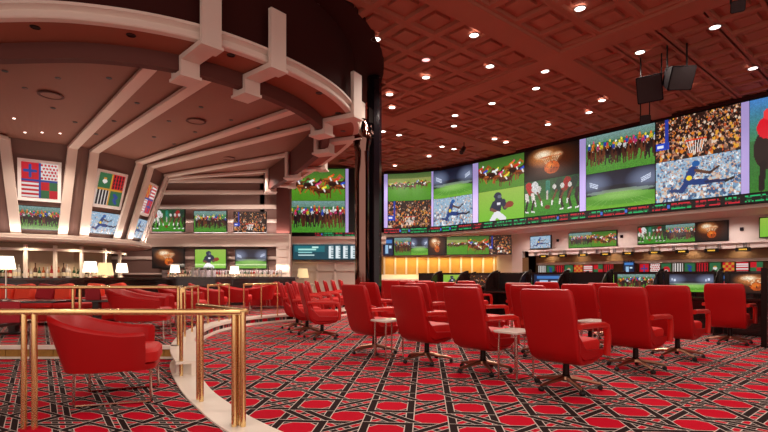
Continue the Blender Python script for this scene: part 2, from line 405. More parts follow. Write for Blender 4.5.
def display(name, pts, z0, z1, img, m, parent=None, lean=None):
    """cell grid over a plan polyline pts (left->right as seen), z0..z1; lean = plan offset (Vector) at the top"""
    h, w = img.shape[:2]; pts = [Vector(p) for p in pts]
    L = [0]
    for a, b in zip(pts, pts[1:]): L.append(L[-1] + (b-a).length)
    def at(t):
        s = t*L[-1]
        for i in range(len(pts)-1):
            if s <= L[i+1] + 1e-9:
                return pts[i].lerp(pts[i+1], (s-L[i])/(L[i+1]-L[i]))
        return pts[-1]
    vs = []
    for j in range(h+1):
        z = z1 + (z0-z1)*j/h
        for i in range(w+1):
            q = at(i/w); o = lean*(1-j/h) if lean else Vector((0,0,0))
            vs.append((q.x+o.x, q.y+o.y, z))
    fs = [(j*(w+1)+i, (j+1)*(w+1)+i, (j+1)*(w+1)+i+1, j*(w+1)+i+1) for j in range(h) for i in range(w)]
    me = bpy.data.meshes.new(name); me.from_pydata(vs, [], fs); me.update()
    ca = me.color_attributes.new('cells', 'FLOAT_COLOR', 'CORNER')
    c = img.reshape(-1, 3)/255.0; c = np.where(c <= .04045, c/12.92, ((c+.055)/1.055)**2.4)
    c = np.concatenate([c, np.ones((len(c), 1))], 1); c = np.repeat(c, 4, axis=0).astype(np.float32)
    ca.data.foreach_set('color', c.ravel()); me.materials.append(m)
    o = bpy.data.objects.new(name, me); COL.objects.link(o)
    if parent: o.parent = parent
    return o

def framed(name, label, cat, a, b, z0, z1, imgs, m, frame=M['black'], bw=.03, dep=.07, group=None, lean=None, screen='screen', lbls=None):
    """a wall-hung picture/TV from plan point a to b (left to right), body behind, screens on the front"""
    a = Vector((a[0], a[1], 0)); b = Vector((b[0], b[1], 0)); t = (b-a).normalized(); n = Vector((t.y, -t.x, 0))
    mid = (a+b)/2; base = Vector((mid.x, mid.y, z0)); r = thing(name, label, cat, base, 0, group)
    lo = lean or Vector((0,0,0))
    def pt(s, d, z):
        k = (z-z0)/(z1-z0); q = a + t*s + n*d + lo*k; return (q.x-base.x, q.y-base.y, z-z0)
    L = (b-a).length; mb = MB()
    vs = [pt(s, d, z) for z in (z0, z1) for d in (-dep, 0) for s in (0, L)]
    mb.add(vs, [(0,2,3,1),(4,5,7,6),(0,1,5,4),(1,3,7,5),(3,2,6,7),(2,0,4,6)])
    mb.build('frame', frame, r, smooth=False)
    k = len(imgs); w = (L-2*bw)/k
    for i, im in enumerate(imgs):
        s0 = bw + w*i + (.006 if i else 0); s1 = bw + w*(i+1) - (.006 if i < k-1 else 0)
        q0 = a + t*s0 + n*.012; q1 = a + t*s1 + n*.012
        o = display(screen, [q0-base, q1-base], bw, z1-z0-bw, im, m, r, lean=lo*(1-2*bw/(z1-z0)) if lean else None)
        if lean: o.location = lo*(bw/(z1-z0))
        if lbls: o['label'] = lbls[i]
    return r

# ================================================================== SETTING
CZ = 6.7
def smooth(pts, n=8):
    pts = [Vector((p[0], p[1], 0)) for p in pts]; out = []
    q = [pts[0]*2 - pts[1]] + pts + [pts[-1]*2 - pts[-2]]
    for i in range(1, len(q)-2):
        for k in range(n):
            t = k/n; a, b, c, d = q[i-1], q[i], q[i+1], q[i+2]
            out.append(.5*((2*b) + (c-a)*t + (2*a-5*b+4*c-d)*t*t + (3*b-a-3*c+d)*t**3))
    out.append(pts[-1]); return out
def normals(path):                       # left-hand plan normals
    o = []
    for i in range(len(path)):
        a = path[max(0, i-1)]; b = path[min(len(path)-1, i+1)]; t = (b-a).normalized(); o.append(Vector((-t.y, t.x, 0)))
    return o
def along(path, prof):                   # profile (a, z): a to the left of travel
    N = normals(path); return [[(p.x + n.x*a, p.y + n.y*a, z) for a, z in prof] for p, n in zip(path, N)]

# floors
fl = MB(); fl.box(-17, 20, -3, 27, -.1, 0); struct('floor', fl, M['carpet'], smooth=False)
strip_l = smooth([(.3, 2.0), (-.35, 2.75), (-1.22, 3.69), (-1.67, 4.3), (-2.12, 5.0), (-2.65, 5.97), (-2.94, 6.62), (-3.0, 7.1)], 5)
lf = MB(); lp = [(p.x, p.y) for p in strip_l] + [(-16.9, 7.1), (-16.9, -2.9), (1.6, -2.9)]
lf.poly(lp, -.02, .004); struct('floor', lf, M['carpet_left'], smooth=False)
sm = MB(); rgt = smooth([(.62, 2.25), (-.1, 2.95), (-1.0, 3.89), (-1.43, 4.45), (-1.8, 5.0), (-2.18, 5.7), (-2.6, 6.5), (-2.8, 7.1)], 5)
rows = [[(a.x, a.y, -.01), (b.x, b.y, -.01), (b.x, b.y, .02), (a.x, a.y, .02)] for a, b in zip(strip_l, rgt)]
sm.loft(rows); struct('trim_1', sm, M['marble'])
edge = smooth([(-2.2, 5.75), (-2.78, 6.9), (-3.25, 8.3), (-3.5, 9.6), (-3.5, 10.7), (-3.2, 11.8), (-2.4, 12.9), (-1.6, 13.7), (-1.1, 15.0), (-1.0, 17), (-1.0, 25)], 5)
pl = MB(); pp = [(-16.9, 7.02), (-2.93, 7.02), (-2.55, 5.85)] + [(p.x-.01, p.y) for p in edge] + [(-16.9, 25)]
pl.poly(pp, 0, .17); struct('floor', pl, M['carpet_left'], smooth=False)
cb = MB(); cb.loft(along(edge, [(.27, .16), (.27, .19), (-.03, .19), (-.03, .14), (.02, .12), (.02, .05), (-.03, .04), (-.03, .0), (.1, .0), (.1, .16)])); struct('trim_2', cb, M['marble'])
st = MB(); st.add([(-2.50, 5.78, 0), (-2.16, 5.72, 0), (-2.16, 5.72, .192), (-2.50, 5.78, .192), (-3.4, 8.0, 0), (-2.8, 7.3, 0), (-2.8, 7.3, .192), (-3.4, 8.0, .192)],
                  [(0,1,2,3),(4,7,6,5),(0,3,7,4),(1,5,6,2),(3,2,6,7),(0,4,5,1)]); struct('trim_3', st, M['marble'])
rz = MB(); rz.box(-16.9, -2.93, 6.94, 7.04, .14, .19); rz.box(-16.9, -2.95, 6.93, 7.0, 0, .03); struct('trim_4', rz, M['marble'], smooth=False)
rb = MB()
for i in range(60): rb.box(-2.97 - .23*i - .22, -2.97 - .23*i, 6.97, 7.01, .03, .14)
struct('trim_5', rb, M['brass_tile'], smooth=False)

# main ceiling with coffered fields
RC = Vector((-6.3, 12.6, 0))
ce = MB(); ce.box(-17, 20, -3, 27, CZ+.16, CZ+.3)
bd = MB()
fields = [(1.5, 10.8, 6.8, 12.4), (1.5, 10.8, -6, 6.2), (11.4, 18.6, -6, 6.2), (11.4, 20.7, 6.8, 12.4), (11.4, 20, 13.0, 22.3), (3, 10.8, 13.0, 22.3)]
cf = MB()
def cell(u, v, w):
    def q(a, b, z): p = uv(u+a, v+b, z); return (p.x, p.y, p.z)
    lv = [(0, 0), (.09, 0), (.10, .085), (.25, .085), (.265, .03), (.3, .03)]
    rings = [[q(i*w, i*w, CZ+dz), q(w-i*w, i*w, CZ+dz), q(w-i*w, w-i*w, CZ+dz), q(i*w, w-i*w, CZ+dz)] for i, dz in lv]
    n0 = len(cf.v); cf.loft(rings, cap=False); n = n0 + 4*(len(lv)-1); cf.f.append((n, n+1, n+2, n+3))
GW = .9333; done = set()
for (u0, u1, v0, v1) in fields:
    nu = int(round((u1-u0)/GW)); nv = int(round((v1-v0)/GW)); wu = (u1-u0)/nu; wv = (v1-v0)/nv
    for i in range(nu):
        for j in range(nv):
            u = u0+wu*i; v = v0+wv*j; c = uv(u+wu/2, v+wv/2)
            if (c - RC).length < 5.9 or c.x < -2.1 or c.y < 2.0 or c.y > 26 or c.x > 19: continue
            if wu == 0: continue
            sc = min(wu, wv)
            cell(u + (wu-sc)/2, v + (wv-sc)/2, sc); done.add((round(u, 2), round(v, 2)))
struct('ceiling', ce, M['terra'], smooth=False)
struct('ceiling', cf, M['terra'], smooth=False)
# plain bands of the ceiling between the coffered fields, a step lower
pb = MB()
def band(u0, u1, v0, v1, z0=CZ-.07, z1=CZ+.17): pb.box(u0, u1, v0, v1, z0, z1, lambda u, v, z: tuple(uv(u, v, z)))
band(10.8, 11.4, -8, 24); band(0, 10.8, 6.2, 6.8); band(11.4, 21, 6.2, 6.8); band(0, 10.8, 12.4, 13.0); band(11.4, 21, 12.4, 13.0)
struct('ceiling', pb, M['terra'], smooth=False)
# smooth ceiling sheet round the rotunda, its shade put into dark maroon
rs_ = MB()
arc = [RC + Vector((cos(radians(a)), sin(radians(a)), 0))*6.3 for a in range(-110, 80, 6)]
sheet = [(p.x, p.y) for p in arc]
rs_.poly(sheet + [(-5, 25.5), (-17, 25.5), (-17, 3.5), (-8.4, 3.5)], CZ-.02, CZ+.17)
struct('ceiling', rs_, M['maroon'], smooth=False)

# rotunda ring
def rp(px, py): d = 3.75*F/(YH-py); return (X(px, d), d)
ring = smooth([(-17, 10.4), (-12, 8.3), (-8.5, 7.35), rp(0, 21), rp(97, 24.3), rp(194, 41), rp(270, 66), rp(326, 94), rp(350, 117), rp(354, 133), rp(342, 149), rp(310, 172), (-4.3, 20.4)], 8)
mo = MB(); mo.loft(along(ring, [(.02, 4.94), (-.10, 4.94), (-.12, 4.96), (-.12, 5.01), (-.07, 5.03), (-.06, 5.08), (-.10, 5.11), (-.15, 5.125), (-.15, 5.17), (.02, 5.19)])); struct('trim_6', mo, M['cream'])
uw = MB(); uw.loft(along(ring, [(.02, 5.15), (.02, CZ), (.14, CZ), (.14, 5.15)])); struct('wall_rotunda', uw, M['maroon'])  # shade above the ring put into the wall's dark maroon
so = MB(); so.loft(along(ring, [(.0, 4.95), (.66, 4.95), (.66, 5.02), (.0, 5.02)])); struct('ceiling', so, M['soffit'])
lpm = MB(); lpm.loft(along(ring, [(.64, 4.69), (.82, 4.69), (.82, 5.56), (.64, 5.56)])); struct('trim_7', lpm, M['fascia'])
C0 = Vector((-11.72, 16.35, 0)); RB, RT, ZB, ZT = 3.05, 3.95, 2.35, 4.9
N1 = radians(-54.4)
def pol(r, a, z=0): return Vector((C0.x + r*cos(a), C0.y + r*sin(a), z))
inner = along(ring, [(.8, 5.5)]); rim = [Vector(r[0]) for r in inner] + [Vector((x, 20.6, 5.5)) for x in (-5.2, -6.5, -8, -9.5, -11.7)]
ic = MB(); rr = []
for p in rim:
    a = atan2(p.y-C0.y, p.x-C0.x); q = pol(3.8, a, ZT+.02); m1 = q.lerp(p, .5)
    rr.append([tuple(q), tuple(m1), tuple(p), (p.x, p.y, p.z+.06), (m1.x, m1.y, m1.z+.06), (q.x, q.y, q.z+.06)])
ic.loft(rr); struct('ceiling', ic, M['brown_ceiling'], smooth=False)

# drum with leaning facets
dr = MB(); VA = [N1 + radians(15 + 30*k) for k in range(12)]
dr.loft([[tuple(pol(RB, a, ZB)) for a in VA], [tuple(pol(RT, a, ZT+.12)) for a in VA]]); struct('wall_drum', dr, M['brown'], smooth=False)
lg = MB()
lg.loft([[tuple(pol(r, a, z)) for a in VA] for r, z in ((3.12, 2.2), (3.42, 2.2), (3.47, 2.27), (3.4, 2.3), (3.4, 2.36), (3.3, 2.4), (3.0, 2.4))]); struct('trim_8', lg, M['cream'], smooth=False)
ribprof = [(-.12, -.05), (.12, -.05), (.12, .02), (.08, .05), (-.08, .05), (-.12, .02)]
ringL = [0]
for a, b in zip(ring, ring[1:]): ringL.append(ringL[-1] + (b-a).length)
RN = normals(ring)
def ring_at(t):                          # nearest path sample whose plan direction from the drum centre is t (deg)
    i = min(range(len(ring)), key=lambda k: abs(atan2(ring[k].y-C0.y, ring[k].x-C0.x) - radians(t))); return i
def ring_idx(px, lo=20):
    return min(range(lo, len(ring)), key=lambda k: abs(384 + ring[k].x*F/ring[k].y - px) if ring[k].y < 11.5 else 1e9)
def ring_y(y): return min(range(30, len(ring)), key=lambda k: abs(ring[k].y - y))
ends = [(-69.4, -1, ring_at(-112)), (-69.4, 1, ring_at(-100)), (-39.4, -1, ring_idx(201)), (-39.4, 1, ring_idx(268)), (-9.4, -1, ring_y(11.2)), (-9.4, 1, ring_y(13.0)), (20.6, -1, ring_y(16.6)), (20.6, 1, ring_y(19.6))]
tn = 9
for va, sd, k in ends:
    a = radians(va); tv = Vector((-sin(a), cos(a), 0))*.28*sd; rv = Vector((cos(a), sin(a), 0))
    b0 = pol(RB+.06, a, ZB) + tv; b1 = pol(RT+.02, a, ZT-.04) + tv
    p = ring[k]; n = RN[k]; td = b1 - p; td.z = 0; td.normalize()
    if td.dot(n) < .45: td = (td + n*.8).normalized()
    td = td/td.dot(n); e = Vector((p.x + td.x*.9, p.y + td.y*.9, 5.42)); dirn = (e-b1); dirn.z = 0; dirn.normalize()
    N2 = Vector((-dirn.y, dirn.x, 0)); NP = Vector((-sin(a), cos(a), 0))
    mb = MB(); mb.sweep([b0, b1], ribprof, NP); struct('trim_%d' % tn, mb, M['cream'], smooth=False); tn += 1
    mb = MB(); mb.sweep([b1 - dirn*.05 + Vector((0,0,-.01)), e], ribprof, N2); struct('trim_%d' % tn, mb, M['cream'], smooth=False); tn += 1
    tg = Vector((td.y, -td.x, 0)).normalized()
    def rq(s, z): return (p.x + td.x*s, p.y + td.y*s, z)
    br = MB(); bp_ = [(-.16, -.055), (.16, -.055), (.16, .03), (.13, .055), (-.13, .055), (-.16, .03)]
    br.sweep([rq(.88, 5.5), rq(.88, 4.63), rq(.58, 4.63), rq(.58, 4.88), rq(-.2, 4.88), rq(-.2, 5.85)], [(x*1.0, y) for x, y in bp_], tg)
    for s0, s1, z0, z1 in ((.5, .96, 4.55, 4.6), (-.28, .0, 4.8, 4.84)):
        br.add([rq(s, z) if not w else tuple(Vector(rq(s, z)) + tg*w) for w in (-.185, .185) for z in (z0, z1) for s in (s0, s1)], [(0,1,3,2),(4,6,7,5),(0,4,5,1),(2,3,7,6),(0,2,6,4),(1,5,7,3)])
    struct('trim_%d' % tn, br, M['cream'], smooth=False); tn += 1

# left back wall with cream bands
YW = 20.5
w = MB(); w.box(-17, -3.98, YW, YW+.2, 0, 6.7); struct('wall_back', w, M['brown'], smooth=False)
for py, hh, dp in ((181, 4, .12), (192.5, 4, .08), (207, 4, .08), (221, 3.5, .08), (258, 3, .06), (274, 2, .3)):
    z = Z(py, YW); hz = hh*YW/F/2; t_ = MB(); t_.box(-15, -4.55, YW-dp, YW+.01, z-hz, z+hz); t_.box(-15, -4.55, YW-dp-.02, YW, z-hz*.4, z+hz*.4); struct('trim_%d' % tn, t_, M['cream'], smooth=False); tn += 1
e_ = MB()
for z0, z1, dp in ((Z(247, YW), Z(244.5, YW), .3), (Z(244.5, YW), Z(239, YW), .2), (Z(239, YW), Z(236, YW), .34), (Z(236, YW), Z(234.5, YW), .4)): e_.box(-15, -3.98, YW-dp, YW, z0, z1)
struct('trim_%d' % tn, e_, M['cream'], smooth=False); tn += 1
pc_ = MB(); x0, x1 = X(277.5, YW), X(290.5, YW)
pc_.box(x0, x1, YW-.25, YW+.2, .17, Z(237, YW)); 
for k in range(7): pc_.box(x0+.1, x1-.1, YW-.29, YW-.2, .35+.33*k, .6+.33*k)
struct('trim_%d' % tn, pc_, M['cream'], smooth=False); tn += 1
pu = MB(); pu.box(x0, x1, YW-.2, YW+.2, Z(236, YW), 6.6); struct('trim_%d' % tn, pu, M['fascia'], smooth=False); tn += 1
rtn = MB(); rtn.box(-5.3, -5.1, YW, 25.6, 0, 6.7); struct('wall_return', rtn, M['brown'], smooth=False)
lw = MB(); lw.box(-17.2, -17, -3, 27, 0, 6.86); struct('wall_left', lw, M['brown'], smooth=False)

# far wall, sports book wall, yellow alcove
YF = 25.5
fw = MB()
fw.box(-6.2, -.15, YF, YF+.2, 0, 6.7); fw.box(-.15, 6.3, YF, YF+.2, 2.25, 3.5); fw.box(-.15, 6.4, YF+.0, YF+.2, 0, 1.0); fw.box(-.15, 6.3, YF+.9, YF+1.0, 1.0, 2.3)
struct('wall_far', fw, M['cream2'], smooth=False)
al = MB(); al.box(-.15, 6.3, YF+.8, YF+.88, 1.0, 2.25); struct('wall_alcove', al, M['gold'], smooth=False)
ac = MB()
for i in range(11):
    x = X(383, YF) + .6*i + .02; ac.box(x, x+.1, YF+.72, YF+.82, 1.0, 2.25)
ac.add([(x, y, z) for x in (-.15, 6.3) for y, z in ((YF+.03, .95), (YF+.03, 1.04), (YF+.85, 1.30), (YF+.85, .95))], [(0,1,2,3),(4,7,6,5),(0,4,5,1),(1,5,6,2),(2,6,7,3),(3,7,4,0)]); struct('trim_%d' % tn, ac, M['cream'], smooth=False); tn += 1
def WU(u0, u1, v0, v1, z0, z1, mb): mb.box(u0, u1, v0, v1, z0, z1, lambda u, v, z: tuple(uv(u, v, z)))
UW = 20.5; vR = -3.0; vJ = v_at(512, UW)
w = MB(); WU(UW, UW+.2, vR, vJ, 2.42, 3.5, w); struct('wall_right', w, M['cream2'], smooth=False)
w = MB(); p0 = uv(UW, vJ); w.add([(p0.x, p0.y, 0), (6.0, YF+.1, 0), (6.0, YF+.1, 3.5), (p0.x, p0.y, 3.5), (p0.x+.3, p0.y+.3, 0), (6.3, YF+1.0, 0), (6.3, YF+1.0, 3.5), (p0.x+.3, p0.y+.3, 3.5)], [(0,1,2,3),(4,7,6,5),(0,3,7,4),(1,5,6,2),(3,2,6,7),(0,4,5,1)])
WU(UW, UW+.25, v_at(531, UW)+.5, vJ, 0, 2.42, w); struct('wall_corner', w, M['cream2'], smooth=False)
w = MB(); WU(UW+1.0, UW+1.2, vR, v_at(535, UW)+.6, 0, 2.5, w); struct('wall_counter', w, M['cabinet'], smooth=False)
w = MB(); WU(UW-.08, UW+.25, vR, v_at(535, UW)+.3, 2.18, 2.44, w); WU(UW-.14, UW, vR, v_at(535, UW)+.3, 2.36, 2.44, w); WU(UW, UW+1.0, vR, v_at(535, UW)+.3, 2.3, 2.36, w)
WU(UW+.6, UW+.98, vR, v_at(535, UW)+.3, 1.74, 1.86, w)
struct('trim_%d' % tn, w, M['cream'], smooth=False); tn += 1
w = MB(); WU(UW+.55, UW+.6, vR, v_at(535, UW)+.3, 1.84, 2.32, w); struct('trim_%d' % tn, w, M['cabinet'], smooth=False); tn += 1
w = MB(); WU(UW-.35, UW+.3, vR, v_at(535, UW)+.3, 1.06, 1.12, w); WU(UW-.25, UW-.15, vR, v_at(535, UW)+.3, 0, 1.06, w); tag(w.build('betting_counter', M['wood'], smooth=False), 'long dark betting counter under the row of patterned silk tiles', 'counter')
# door at the corner
dd = MB(); WU(UW+.02, UW+.1, v_at(533, UW)+.3, v_at(522, UW)+.3, 0, 2.1, dd); struct('door_1', dd, M['cabinet'], smooth=False)
# soffit under the video wall
lu = [(UW, v_at(900, UW))]
led = [uv(18.1, -2), uv(18.1, 14.6), uv(18.05, 15.2), Vector((2.95, 24.45, 0)), Vector((1.5, 25.1, 0)), Vector((0.02, 25.35, 0))]
led = [Vector(p) for p in led[::-1]]     # left -> right
ledL = [0]
for a, b in zip(led, led[1:]): ledL.append(ledL[-1] + (b-a).length)
def led_at(s):
    for i in range(len(led)-1):
        if s <= ledL[i+1] + 1e-9 or i == len(led)-2: return led[i].lerp(led[i+1], (s-ledL[i])/(ledL[i+1]-ledL[i]))
def led_s(px):
    lo, hi = 0, ledL[-1]
    for _ in range(40):
        m = (lo+hi)/2; q = led_at(m)
        if q.y <= .5 or 384 + q.x*F/q.y > px: hi = m
        else: lo = m
    return lo
def seg_pts(px0, px1, off=0):
    s0, s1 = led_s(px0), led_s(px1); ss = [s0] + [l for l in ledL if s0 < l < s1] + [s1]; o = []
    for s in ss:
        q = led_at(s); t = (led_at(min(s+.05, ledL[-1])) - led_at(max(0, s-.05))).normalized(); o.append(q + Vector((t.y, -t.x, 0))*off)
    return o
sf = MB(); sf.loft([[(p.x, p.y, 3.28), (p.x, p.y, 3.4), (p.x+2.6*cos(A0), p.y+2.4*sin(A0), 3.42), (p.x+2.6*cos(A0), p.y+2.4*sin(A0), 3.3)] for p in led]); struct('trim_%d' % tn, sf, M['cream'], smooth=False); tn += 1
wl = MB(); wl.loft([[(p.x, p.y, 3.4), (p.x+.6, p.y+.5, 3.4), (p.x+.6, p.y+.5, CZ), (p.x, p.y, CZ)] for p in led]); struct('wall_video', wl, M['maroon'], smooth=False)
gm = MB()
for s0, s1 in ((0, 1),):
    pts = seg_pts(384, 900, .12); gm.loft(along(pts, [(0, 6.6), (0, CZ), (-.03, CZ), (-.03, 6.6)]))
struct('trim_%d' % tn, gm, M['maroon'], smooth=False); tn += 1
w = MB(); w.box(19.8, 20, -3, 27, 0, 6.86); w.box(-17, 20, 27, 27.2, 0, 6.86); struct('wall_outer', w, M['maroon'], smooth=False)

# ================================================================== VIDEO WALLS
vw = thing('video_wall', 'long curved video wall of sports pictures with a red and green ticker below', 'video wall', tuple(led_at(ledL[-1]/2).xy) + (3.4,))
o0 = vw.location.copy()
def loc(pts): return [p - Vector((o0.x, o0.y, 0)) for p in pts]
hb = MB(); hb.loft(along(loc(seg_pts(384, 900, .10)), [(-.02, 0), (.1, 0), (.1, 3.2), (-.02, 3.2)])); hb.build('housing', M['black'], vw, smooth=False)
ZS = 5.12 - 3.4
def big(px0, px1, top, bot, lt, lb, split=ZS):
    q = loc(seg_pts(px0, px1, .14))
    if bot is None: o = display('screen_panel', q, .33, 3.14, top, M['screen'], vw); o['label'] = lt; return
    o = display('screen_panel', q, split, 3.14, top, M['screen'], vw); o['label'] = lt
    o = display('screen_panel', q, .33, split-.01, bot, M['screen'], vw); o['label'] = lb
big(388.5, 432, pic_race(72, 44, 1), pic_crowd(72, 44, 4, hoop=True), 'screen showing a horse race on grass', 'screen showing an orange basketball crowd')
big(434.5, 474, pic_stadium(72, 48), pic_leap(72, 44), 'screen showing a floodlit stadium', 'screen showing a leaping player in blue')
big(480.5, 526, pic_close(80, 50, 2), pic_runner(80, 50), 'screen showing galloping horses close up', 'screen showing a football player on green')
big(526.5, 581, pic_ball(88, 54), pic_players(88, 54), 'screen showing a glowing basketball', 'screen showing football players crouching', 1.83)
big(588, 656.5, pic_pack(110, 60, 3), pic_stadium(110, 60), 'screen showing a pack of racing horses', 'screen showing a floodlit football field', 1.72)
big(657.5, 742, pic_crowd(110, 60, 14, hoop=True), pic_leap(110, 66, 19), 'screen showing a crowd behind a basketball hoop', 'screen showing a large leaping player in blue', 1.72)
big(751, 850, pic_hanging(90, 90), None, 'screen showing jockeys in red', '')
for a, b in ((384.5, 388), (432.3, 434.2), (474.5, 480), (581.5, 587.5), (742.5, 750.5)):
    m_ = MB(); m_.loft(along(loc(seg_pts(a, b, .13)), [(0, .33), (0, 3.14), (-.02, 3.14), (-.02, .33)])); m_.build('divider_strip', M['lav'], vw, smooth=False)
display('ticker', loc(seg_pts(384.5, 850, .15)), .02, .30, pic_ticker(420, 7), M['screen'], vw)

YL = 24.4
v2 = thing('video_wall', 'tall video wall beside the bronze pillar with two horse racing pictures', 'video wall', (X(318, YL), YL, 3.2))
bx = MB(); bx.box(X(287.5, YL)-v2.location.x, X(356, YL)-v2.location.x, 0, .3, 0, Z(168, YL)-3.2); bx.build('housing', M['black'], v2, smooth=False)
def lq(a, b): return [Vector((X(a, YL)-v2.location.x, -.02, 0)), Vector((X(b, YL)-v2.location.x, -.02, 0))]
o = display('screen_panel', lq(290, 345), Z(200.8, YL)-3.2, Z(169, YL)-3.2, pic_close(90, 52, 5), M['screen'], v2); o['label'] = 'screen showing galloping horses close up'
o = display('screen_panel', lq(290, 345), Z(232.5, YL)-3.2, Z(201, YL)-3.2, pic_pack(90, 52, 9), M['screen'], v2); o['label'] = 'screen showing a pack of racing horses'
m_ = MB(); m_.box(lq(345.5, 348.5)[0].x, lq(345.5, 348.5)[1].x, -.03, -.01, Z(232.5, YL)-3.2, Z(169, YL)-3.2); m_.build('divider_strip', M['lav'], v2, smooth=False)
m_ = MB(); m_.box(lq(289, 290)[0].x, lq(289, 290)[1].x, -.03, -.01, Z(232.5, YL)-3.2, Z(169, YL)-3.2); m_.build('divider_strip', M['lav'], v2, smooth=False)
display('ticker', lq(315, 355), .02, .22, pic_ticker(70, 7, 5), M['screen'], v2)
e_ = MB()
for z0, z1, d_ in ((Z(243.5, YL), Z(239.5, YL), .1), (Z(239.5, YL), Z(236.8, YL), .25)): e_.box(-5.1, .1, YL-d_, YF, z0, z1)
struct('trim_%d' % tn, e_, M['cream'], smooth=False); tn += 1
# odds board and shallow counter below it
YB = 25.1
framed('odds_board', 'wide teal odds board with white columns below the left video wall', 'display board', (X(292.5, YB), YB), (X(357, YB), YB), Z(260, YB), Z(243.8, YB), [pic_board(110, 28)], M['screen'], dep=.15)
bw_ = MB(); bw_.box(X(292, YF), X(356, YF), YF-.12, YF, Z(271, YF), Z(269.5, YF)); bw_.box(X(292, YF), X(356, YF), YF-.12, YF, Z(263, YF), Z(261.8, YF)); bw_.box(X(316, YF), X(318, YF), YF-.12, YF, .17, Z(262, YF)); bw_.box(X(334, YF), X(336, YF), YF-.12, YF, .17, Z(262, YF)); struct('trim_%d' % tn, bw_, M['cream'], smooth=False); tn += 1
# TV ribbon below the video wall
ra, rbx = Vector((-.25, 25.4, 0)), Vector((6.28, 23.6, 0)); rl = lambda t: ra.lerp(rbx, t)
def ray_t(px):
    r = (px-384)/F; return (r*ra.y - ra.x)/((rbx.x-ra.x) - r*(rbx.y-ra.y))
for a, b, im, lb in ((383, 393.5, [pic_text(20, 30)], 'narrow blue screen of figures at the left end of the ribbon of screens'),
                     (393.8, 446, [pic_pack(34, 34, 2), pic_stadium(34, 34), pic_ball(34, 34)], 'triple screen of jockeys, stadium and basketball below the video wall'),
                     (446.3, 511.5, [pic_race(36, 34, 8), pic_close(36, 34, 4), pic_crowd(36, 34, 6, hoop=True)], 'triple screen of racing horses and orange crowd above the yellow alcove')):
    framed('television', lb, 'television', rl(ray_t(a)), rl(ray_t(b)), 2.26, 3.22, im, M['screen'], group='screens along the wall under the video wall')
# right wall TVs
def pu_(px): return uv(UW-.12, v_at(px, UW-.12))
framed('television', 'small television showing a leaping blue player against a pale crowd, right of the screen ribbon', 'television', pu_(530), pu_(551), 2.5, 3.12, [pic_leap(44, 26, 21)], M['screen'])
framed('television', 'double-width television with two horse racing pictures above the dark cabinets', 'television', pu_(568.5), pu_(617), 2.44, 3.14, [pic_pack(44, 30, 6), pic_close(44, 30, 8)], M['screen'])
framed('television', 'triple-width television with players, jockeys and a glowing ball on the right wall', 'television', pu_(637.5), pu_(728.5), 2.46, 3.2, [pic_players(44, 34), pic_pack(44, 34, 12), pic_ball(44, 34)], M['screen'])
framed('television', 'television with a bright green picture at the far right edge', 'television', pu_(759), pu_(800), 2.5, 3.2, [pic_runner(44, 34)], M['screen'])
for px in (558, 622, 742):
    p = uv(UW-.02, v_at(px, UW)); mb = MB(); mb.box(-.05, .05, -.05, .05, -.06, .06); o = mb.build('wall_speaker', M['speaker'], loc=(p.x, p.y, 2.85), bevel=.01); o.rotation_euler.z = A0
    tag(o, {558: 'tiny dark wall speaker left of the double-width television', 622: 'tiny dark wall speaker between the double and triple televisions', 742: 'tiny dark wall speaker right of the triple television'}[px], 'speaker')
# hanging window signs and little pilasters on the counter header
for i, px in enumerate((543.5, 562.5, 583, 605.5, 628, 654.5, 682, 711.5, 743)):
    p = uv(UW-.2, v_at(px, UW-.2)); w_ = .22
    o = thing('counter_sign', '%s small black hanging sign with gold marks over the betting counter' % ('first second third fourth fifth sixth seventh eighth ninth'.split()[i]) + ' from the left', 'sign', (p.x, p.y, 2.12), A0, 'black signs over the betting windows')
    mb = MB(); mb.box(-.02, .02, -w_, w_, -.05, .06); mb.box(-.035, -.02, -w_, w_, .06, .075); mb.box(-.035, -.02, -w_, w_, -.065, -.05); mb.build('board', M['black'], o)
    mb = MB()
    for k in range(6): mb.box(-.026, -.02, -.11+.04*k, -.085+.04*k, -.02, .03)
    mb.build('lettering', M['signgold'], o)
    for s_ in (-1, 1):
        mb = MB(); mb.box(-.01, .01, s_*w_*.8-.008, s_*w_*.8+.008, .075, .2); mb.build('hanger', M['brass'], o)
for i in range(18):
    v = v_at(535, UW) - .75*i - .1; p = MB(); WU(UW-.13, UW-.07, v-.05, v-.02, 2.18, 2.38, p); WU(UW-.13, UW-.07, v+.02, v+.05, 2.18, 2.38, p); struct('trim_%d' % tn, p, M['silver'], smooth=False); tn += 1
kinds = [('vstripes', 'black and white striped'), ('crest', 'green tile with a blue squiggle'), ('diamonds', 'red with black diamonds'), ('green', 'plain green with a white mark'), ('gold', 'red and gold chequered'), ('stripes', 'red and white striped'), ('check', 'red and green quartered'), ('diamonds', 'red with black dots')]
US = UW+.9
def tile_row(px0, px1, ks, where):
    n = len(ks); va, vb = v_at(px0, US), v_at(px1, US)
    for i, (k, tx) in enumerate(ks):
        a = uv(US, va + (vb-va)*i/n - .02); b = uv(US, va + (vb-va)*(i+1)/n + .02)
        framed('silk_tile', '%s silk-pattern tile, %s in the %s row behind the counter' % (tx, ('first second third fourth fifth sixth seventh eighth ninth tenth'.split()[i]), where), 'decorative tile', a, b, 1.30, 1.72, [silk(k, 16)], M['print_glow'], frame=M['cabinet'], bw=.01, dep=.04, group='racing silk tiles behind the counter', screen='pattern')
tile_row(538, 614, kinds, 'left')
tile_row(639, 764, [('cross', 'blue cross on red'), ('dots', 'red and white dotted'), ('arch', 'green with a red arch'), ('vstripes', 'black and white striped'), ('crest', 'green with a blue squiggle'), ('diamonds', 'red with black diamonds'), ('green', 'green with a pale mark'), ('gold', 'red and gold chequered'), ('stripes', 'red and white striped'), ('check', 'red and green quartered')], 'right')
um = UW+.6
